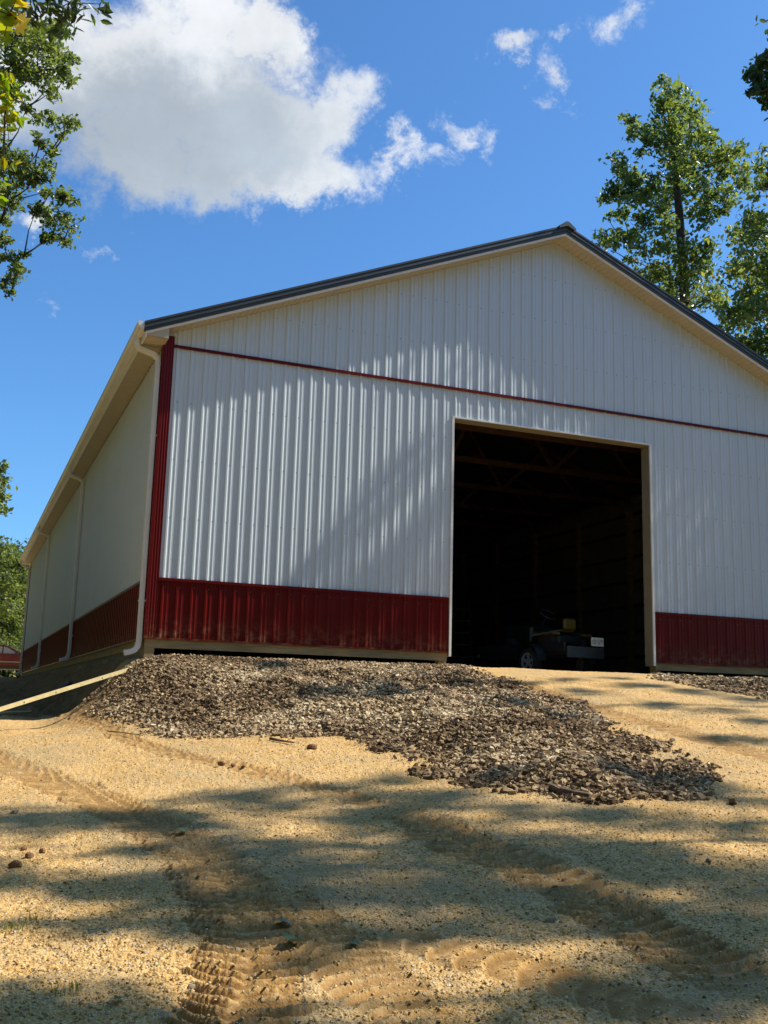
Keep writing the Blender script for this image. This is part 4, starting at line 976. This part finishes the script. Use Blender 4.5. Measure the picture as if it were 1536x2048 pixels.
# lower trees to the right of it
dU = 37.
ub = at_d(1600, 1500, dU); uz = gz(ub[0], ub[1])
make_tree('maple_tree', 'bushy tree filling the picture edge beside the roof end', (ub[0], ub[1], uz-.2), [(ub[0], ub[1], uz-.2), tp_(1590, 1000, dU), tp_(1580, 700, dU), tp_(1570, 480, dU), tp_(1565, 330, dU)], .30,
          shape_clumps([(1500, 440, 26), (1525, 470, 34), (1480, 480, 24), (1500, 520, 34), (1540, 540, 40), (1470, 540, 24), (1500, 580, 36), (1455, 620, 22), (1480, 640, 30), (1530, 620, 40), (1440, 660, 18), (1500, 690, 34), (1540, 700, 40), (1470, 690, 20), (1520, 735, 30), (1520, 330, 16), (1530, 370, 22), (1525, 300, 10), (1580, 380, 40), (1590, 500, 50), (1590, 620, 60), (1512, 395, 10)], dU, 1.6),
          11500, .17, LEAF, sub=5, spread=.44, varb=-.05)
dV = 30.
vb = at_d(1800, 1500, dV); vz = gz(vb[0], vb[1])
make_tree('hickory_tree', 'tree with drooping dark leaves just entering at the upper edge', (vb[0], vb[1], vz-.2), [(vb[0], vb[1], vz-.2), tp_(1790, 900, dV), tp_(1740, 400, dV), tp_(1690, 80, dV), tp_(1660, -200, dV)], .22,
          shape_clumps([(1510, 150, 17), (1525, 128, 16), (1535, 185, 18), (1504, 178, 10), (1548, 150, 26), (1534, 215, 7), (1535, 372, 10), (1555, 330, 22), (1580, 200, 40), (1600, 60, 50), (1640, 300, 50)], dV, .7), 4200, .19, LEAFB, shape='long', sub=7, spread=.45)
# tree on the left whose branches reach into the frame
dL = 26.
lb = at_d(-330, 1500, dL); lz = gz(lb[0], lb[1])
make_tree('poplar_tree', 'leafy tree reaching in from the side against the large cloud', (lb[0], lb[1], lz-.2), [(lb[0], lb[1], lz-.2), tp_(-320, 1100, dL), tp_(-290, 750, dL), tp_(-250, 450, dL), tp_(-220, 150, dL), tp_(-200, -100, dL)], .28,
          shape_clumps([(20, 60, 38), (70, 90, 36), (110, 105, 28), (30, 130, 36), (80, 150, 34), (125, 125, 24), (145, 120, 14), (135, 155, 18), (100, 185, 18), (30, 190, 26), (55, 215, 14), (75, 240, 14), (105, 235, 18), (135, 245, 20), (155, 248, 9), (80, 285, 16), (105, 300, 16), (125, 272, 10), (10, 300, 22), (55, 330, 24), (90, 330, 16),
                        (20, 350, 30), (70, 365, 28), (30, 400, 26), (95, 385, 16), (130, 395, 24), (155, 402, 9), (75, 420, 18), (110, 435, 28), (140, 455, 18), (105, 470, 14), (130, 485, 16), (95, 480, 12), (5, 440, 14), (8, 480, 18), (15, 510, 18), (45, 510, 12), (35, 540, 20), (15, 560, 18), (20, 585, 12),
                        (-40, 80, 60), (-60, 250, 60), (-60, 420, 70), (-40, 560, 40), (110, 60, 24), (-90, 0, 70)], dL, 1.0),
          20000, .105, LEAF, sub=5, spread=.36, varb=-.06)
# beech sprays overhead and the near maple leaves
def spray(name, label, pts, leaves, size, m, shape, dist, cat='branch'):
    P = [at_d(px, py, dist+dd) for px, py, dd in pts]
    root = empty(name, tuple(P[0]), label=label, cat=cat); b = MB(); L = [Vector(p-P[0]) for p in P]
    b.tube(L, [.014*(1-.8*i/(len(L)-1)) for i in range(len(L))], 6); C = []; Nn = []
    for (px, py, n, sp) in leaves:
        c = at_d(px, py, dist)-P[0]
        near_ = min(L, key=lambda q: (q-Vector(c)).length); b.tube([near_, near_.lerp(Vector(c), .5)+Vector((0, 0, .01)), c], [.005, .003, .002], 4)
        for _ in range(n): C.append(c+rng.normal(size=3)*sp/2079.*dist*np.array([1, 1, .8]))
    C = np.array(C); Nn = rng.normal(size=C.shape)*.7; Nn[:, 2] += .6; Nn -= .5*ray(80, 60)[None]; Nn /= np.linalg.norm(Nn, axis=1, keepdims=True)
    V, F, kk = leaf_mesh(C, Nn, size, shape=shape)
    b.build('stem', BARK, root, smooth=True)
    np_mesh('leaves', V, F, m, parent=root, var=np.repeat(rng.random(len(C)), kk))
spray('beech_branch', 'overhead branch with pointed leaves drooping at the top of the sky', [(-400, -260, 0), (-100, -90, 0), (60, -30, .1), (140, 5, 0), (200, 8, 0)],
      [(30, 5, 26, 26), (70, 20, 26, 22), (100, 30, 20, 18), (130, 20, 16, 18), (150, 45, 12, 12), (170, 12, 8, 12), (195, 30, 6, 10), (205, 5, 4, 7), (120, 50, 8, 10), (90, 0, 24, 20), (150, -10, 16, 18), (0, -20, 50, 50), (-60, -60, 60, 60), (60, 45, 14, 14)], .085, LEAFB, 'long', 9.)
spray('maple_branch', 'nearest branch with large bright yellow green lobed leaves', [(-500, -300, 0), (-200, -120, 0), (-60, 0, 0), (20, 30, 0)],
      [(4, 8, 2, 8), (38, 42, 2, 6), (32, 2, 2, 7), (4, 40, 2, 6), (8, 74, 1, 4), (-60, -10, 10, 30), (-120, -60, 14, 40)], .10, LEAFY, 'maple', 6.)
spray('oak_branch', 'side branch with yellowing leaves beside the picture edge', [(-500, 260, 0), (-200, 240, 0), (-60, 215, 0), (10, 210, 0)],
      [(6, 175, 10, 12), (14, 200, 12, 12), (26, 225, 12, 10), (8, 245, 8, 10), (30, 240, 5, 6), (-30, 200, 30, 30), (2, 150, 8, 10), (4, 330, 2, 8), (22, 322, 6, 7), (6, 362, 3, 6), (0, 405, 3, 6), (-40, 330, 16, 24)], .09, LEAFY, 'long', 9.)
# far wood past the barn: single trees
fw = [(-60, 950, 50, 150, 0), (8, 1150, 78, 85, 1), (52, 1165, 84, 80, 2), (96, 1190, 90, 80, 3), (-70, 1180, 84, 110, 4), (-150, 1100, 88, 130, 5)]
flab = ['taller tree at the edge above the far wood', 'bushy tree behind the maroon car', 'dense tree touching the rear corner of the barn', 'dark tree hidden partly behind the barn side', 'broad tree outside beyond the car roof', 'large dark tree farther along the wood edge']
for (px, py, d, rp, k) in fw:
    c = at_d(px, py, d); r_ = rp/2079.*d; g0 = gz(c[0], c[1])
    cl = auto_clumps((c[0], c[1], c[2]-.3*r_), r_*.9, r_*1.25, 46, r_*.30)+auto_clumps((c[0], c[1], g0+1.4), r_*1.0, 1.6, 14, r_*.3, -.2)
    if k == 0: cl = shape_clumps([(2, 935, 12), (6, 965, 10), (4, 995, 12), (2, 1020, 10), (-30, 940, 30), (-30, 1000, 30), (-70, 960, 50)], d, 1.)
    make_tree('woodland_tree', flab[k], (c[0], c[1], g0-.2), [(c[0], c[1], g0-.2), (c[0]+.2, c[1], g0+r_*.8), (c[0], c[1]+.2, c[2]), (c[0], c[1], c[2]+r_*.8)], .22, cl, 15000 if k else 2500, .26, LEAF, group='trees at the edge of the far wood', sub=4, spread=.5, varb=-.05)
# trees standing beside and behind the photographer: they throw the dappled shade
def caster(tx, ty, tz, h, r_, n, nl, lab, seed_off=0, size=.17, low=4.0):
    """crown whose shadow falls round (tx,ty,tz): placed up the sun direction at height h"""
    global LAST
    t = (h-tz)/SUN[2]; c = np.array([tx, ty, tz])+SUN*t; g0 = gz(c[0], c[1])
    cl = auto_clumps(c, r_, r_*.95, n, r_*.27)
    LAST = make_tree('forest_tree', lab, (c[0], c[1]-.3, g0-.2), [(c[0], c[1]-.3, g0-.2), (c[0]+.2, c[1], g0+h*.35), (c[0]-.1, c[1]+.2, g0+h*.7), (c[0], c[1], c[2]+r_*.5)], .24, cl, nl, size, LEAF, group='forest trees beside the drive', sub=5, spread=.42, limb=.6)
def shade_tree(lab, targets, nlper=300, size=.15, spread=.5, twig=6, tr=.2):
    """one tree whose crown clumps stand up-sun of the shaded patches"""
    cl = []; tot = 0
    for (px, py, rp, h, wall) in targets:
        if wall: P = at_y(px, py, -.02)
        else: x, y = at_ground(px, py); P = np.array([x, y, float(base_z(x, y))])
        d = np.linalg.norm(P-CL); c = P+SUN*((h-P[2])/SUN[2]); cl.append((c[0], c[1], c[2], rp/2079.*d))
    a = np.array(cl); m = a[:, :3].mean(0); top = a[:, 2].max(); lowp = a[:, 2].min()
    area = (a[:, 3]**2).sum(); g0 = gz(m[0], m[1])
    return make_tree('forest_tree', lab, (m[0]+.3, m[1]-.2, g0-.2), [(m[0]+.3, m[1]-.2, g0-.2), (m[0], m[1], g0+lowp*.5), (m[0]-.1, m[1]+.2, lowp), (m[0], m[1], (lowp+top)/2)], tr, cl, int(nlper*area), size, LEAF, group='forest trees beside the drive', sub=twig, spread=spread)
# dappling across the lower part of the drive
shade_tree('forest tree throwing its shade across the tyre tracks', [(110, 1640, 113, 13, 0), (230, 1628, 105, 13.5, 0), (350, 1650, 113, 13, 0), (420, 1690, 105, 14, 0), (480, 1740, 121, 13, 0), (540, 1800, 121, 14, 0), (600, 1860, 105, 14.5, 0),
    (40, 1745, 91, 12, 0), (150, 1760, 91, 12.5, 0), (280, 1775, 91, 13, 0), (400, 1800, 105, 13, 0), (200, 1850, 68, 12, 0), (330, 1840, 68, 12.5, 0), (470, 1850, 105, 15, 0)], 1700, tr=.09)
shade_tree('leaning forest tree above the middle of the drive', [(440, 1590, 76, 16, 0), (560, 1610, 83, 15, 0), (680, 1640, 105, 15.5, 0), (800, 1660, 121, 16, 0), (930, 1690, 121, 16, 0), (720, 1730, 105, 15, 0), (850, 1780, 137, 15, 0), (980, 1800, 143, 15.5, 0), (1080, 1850, 121, 15, 0),
    (650, 1790, 105, 14, 0), (760, 1860, 105, 14, 0), (1000, 1720, 105, 16.5, 0), (760, 1590, 68, 17, 0), (900, 1590, 76, 17, 0)], 1700, tr=.09)
shade_tree('forest tree with wide low crown beside the drive', [(1120, 1700, 121, 14, 0), (1250, 1720, 137, 14, 0), (1380, 1740, 137, 14.5, 0), (1500, 1760, 137, 15, 0), (1200, 1810, 137, 13.5, 0), (1330, 1850, 137, 13.5, 0), (1460, 1860, 137, 14, 0), (1250, 1960, 121, 13, 0), (1380, 1990, 137, 13, 0), (1500, 1980, 137, 13, 0), (1150, 2030, 105, 12.5, 0), (1000, 2060, 91, 12, 0)], 1900, tr=.09)
shade_tree('forest tree casting shade at the photographer feet', [(40, 2000, 121, 11, 0), (150, 2010, 121, 11, 0), (270, 2040, 121, 11.5, 0), (400, 2080, 121, 11.5, 0), (560, 2080, 105, 12, 0), (700, 2090, 105, 12, 0), (100, 2090, 151, 11, 0), (850, 2080, 105, 12, 0)], 1900, tr=.09)
shade_tree('forest tree with feathery crown above the lower drive', [(620, 1575, 60, 17, 0), (760, 1560, 60, 18, 0), (860, 1610, 70, 17, 0), (1020, 1620, 70, 17, 0), (1160, 1630, 80, 16, 0), (1320, 1640, 70, 16, 0), (1480, 1660, 80, 16, 0), (700, 1690, 70, 14, 0), (560, 1700, 70, 14, 0), (900, 1870, 60, 13, 0), (1100, 1780, 80, 13, 0), (640, 1930, 60, 12, 0), (260, 1700, 55, 12, 0), (60, 1840, 50, 11, 0), (1400, 1920, 90, 12, 0), (1520, 1870, 90, 12, 0), (1230, 1640, 70, 15, 0), (980, 1560, 50, 18, 0)], 1500, tr=.09)
# streaks in front of the doorway and on the mulch
shade_tree('forest tree beside the drive nearer the barn', [(1250, 1560, 72, 17, 0), (1400, 1580, 87, 17, 0), (1500, 1600, 72, 17, 0), (1480, 1480, 58, 18, 0), (1520, 1440, 44, 18, 0), (1500, 1400, 44, 19, 0), (1400, 1385, 49, 19, 0), (1280, 1372, 49, 19, 0), (1180, 1385, 44, 18.5, 0), (1330, 1410, 44, 19, 0), (1440, 1420, 44, 18.5, 0),
    (1050, 1365, 38, 18, 0), (1130, 1358, 35, 18, 0), (1240, 1355, 35, 18, 0), (1090, 1440, 49, 17, 0), (1000, 1430, 44, 17, 0), (930, 1385, 49, 17, 0), (860, 1350, 44, 17, 0), (700, 1385, 58, 17, 0), (640, 1400, 52, 17, 0), (760, 1410, 52, 17, 0), (540, 1330, 38, 17, 0), (1400, 1350, 44, 19, 0), (1500, 1370, 44, 19, 0)], 1500, tr=.1)
# shade on the front wall
W_ = [(px, py, 42, 17+.004*(1300-py)+rnd.random(), 1) for px in range(1330, 1640, 44) for py in range(620, 1380, 62)]
shade_tree('big forest tree shading the end of the front wall', W_, 190, twig=3, tr=.3)
W_ = [(1240, 640, 50, 19, 1), (1180, 700, 50, 19, 1), (1120, 600, 60, 19, 1), (1250, 740, 44, 19, 1), (1290, 800, 40, 18, 1), (1060, 640, 44, 19, 1), (1000, 560, 40, 19.5, 1), (1120, 720, 34, 18.5, 1), (1160, 770, 24, 18, 1), (1240, 810, 22, 18, 1), (1060, 850, 20, 18, 1), (1120, 838, 16, 18, 1), (950, 740, 12, 18, 1), (990, 760, 14, 18, 1)]
shade_tree('forest tree whose shade climbs the gable', W_, 450, tr=.12)
W_ = [(660, 1100, 34, 17, 1), (720, 1060, 30, 17, 1), (800, 1110, 36, 17, 1), (860, 1020, 28, 17, 1), (850, 900, 22, 17, 1), (870, 1130, 30, 17, 1), (620, 1220, 30, 16.5, 1), (680, 1240, 34, 16.5, 1), (750, 1220, 36, 16.5, 1), (820, 1240, 28, 16.5, 1), (880, 1220, 24, 16.5, 1), (770, 960, 22, 17, 1), (590, 1160, 20, 16.5, 1), (740, 1150, 26, 17, 1)]
shade_tree('slender forest tree dappling the front wall', W_, 800, tr=.08)

# more forest copies; the ring is unseen, added to block sky light on the walls
def leafy_wall_tree():
    cl = []
    for q in range(75):
        z = 1.5+17.5*rng.random(); a = 6.283*rng.random(); rr_ = (4.6-.11*abs(z-9)**1.15)*(.4+.6*rng.random()**.5); cl.append((rr_*math.cos(a), rr_*math.sin(a), z, 1.5+.7*rng.random()))
    return make_tree('forest_tree', 'unseen broad leafy forest tree added round the clearing to dim the walls', (0, 0, 0), [(0, 0, 0), (.1, 0, 6), (0, .1, 12), (0, 0, 18)], .3, cl, 15000, .34, LEAF, group='forest trees round the clearing', sub=3, spread=.5)
P_B = leafy_wall_tree()
def copy_tree(o, loc, rz, sc, label):
    c = o.copy(); COL.objects.link(c); c.location = loc; c.rotation_euler = (0, 0, rz); c.scale = (sc, sc, sc); c['label'] = label; c['group'] = 'forest trees round the clearing'
    for ch in o.children:
        d = ch.copy(); COL.objects.link(d); d.parent = c
    return c
ring = [(-10, -28), (-3, -30), (4, -29), (11, -31), (18, -29), (26, -31), (33, -29), (-17, -24), (-15, -16), (-16, -9), (-14, -2), (-14.5, 5), (-14, 12), (-14.5, 19), (-15, 26), (-15, 33), (-14, 40), (-12.5, 48), (-12.5, 56), (-12, 65), (-20, 0), (-21, 9), (-21, 17), (-22, 29), (-22, 42), (-20, 60), (-7, -38), (8, -39), (22, -39), (36, -38), (42, -22), (42, -12), (44, -2), (44, 8)]
for i, (x, y) in enumerate(ring):
    if i == 0: P_B.location = (x, y, gz(x, y)-.2)
    else: copy_tree(P_B, (x, y, gz(x, y)-.2), rnd.random()*6.28, .9+.25*rnd.random(), 'unseen broad leafy forest tree added round the clearing to dim the walls')
for i, (x, y) in enumerate([(-3, 72), (1, 75), (6, 78), (11, 82), (-8, 76), (-1, 84), (4, 88)]):
    copy_tree(P_B, (x, y, gz(x, y)-1.2), rnd.random()*6.28, .50+.1*rnd.random(), 'one of the leafy trees packed behind the parked car')
for i, (x, y) in enumerate([(29, 13), (33, 23), (28, 33), (38, 34)]):
    copy_tree(P_B, (x, y, gz(x, y)-.4), rnd.random()*6.28, .58+.08*rnd.random(), 'low leafy tree standing behind the barn out of sight')
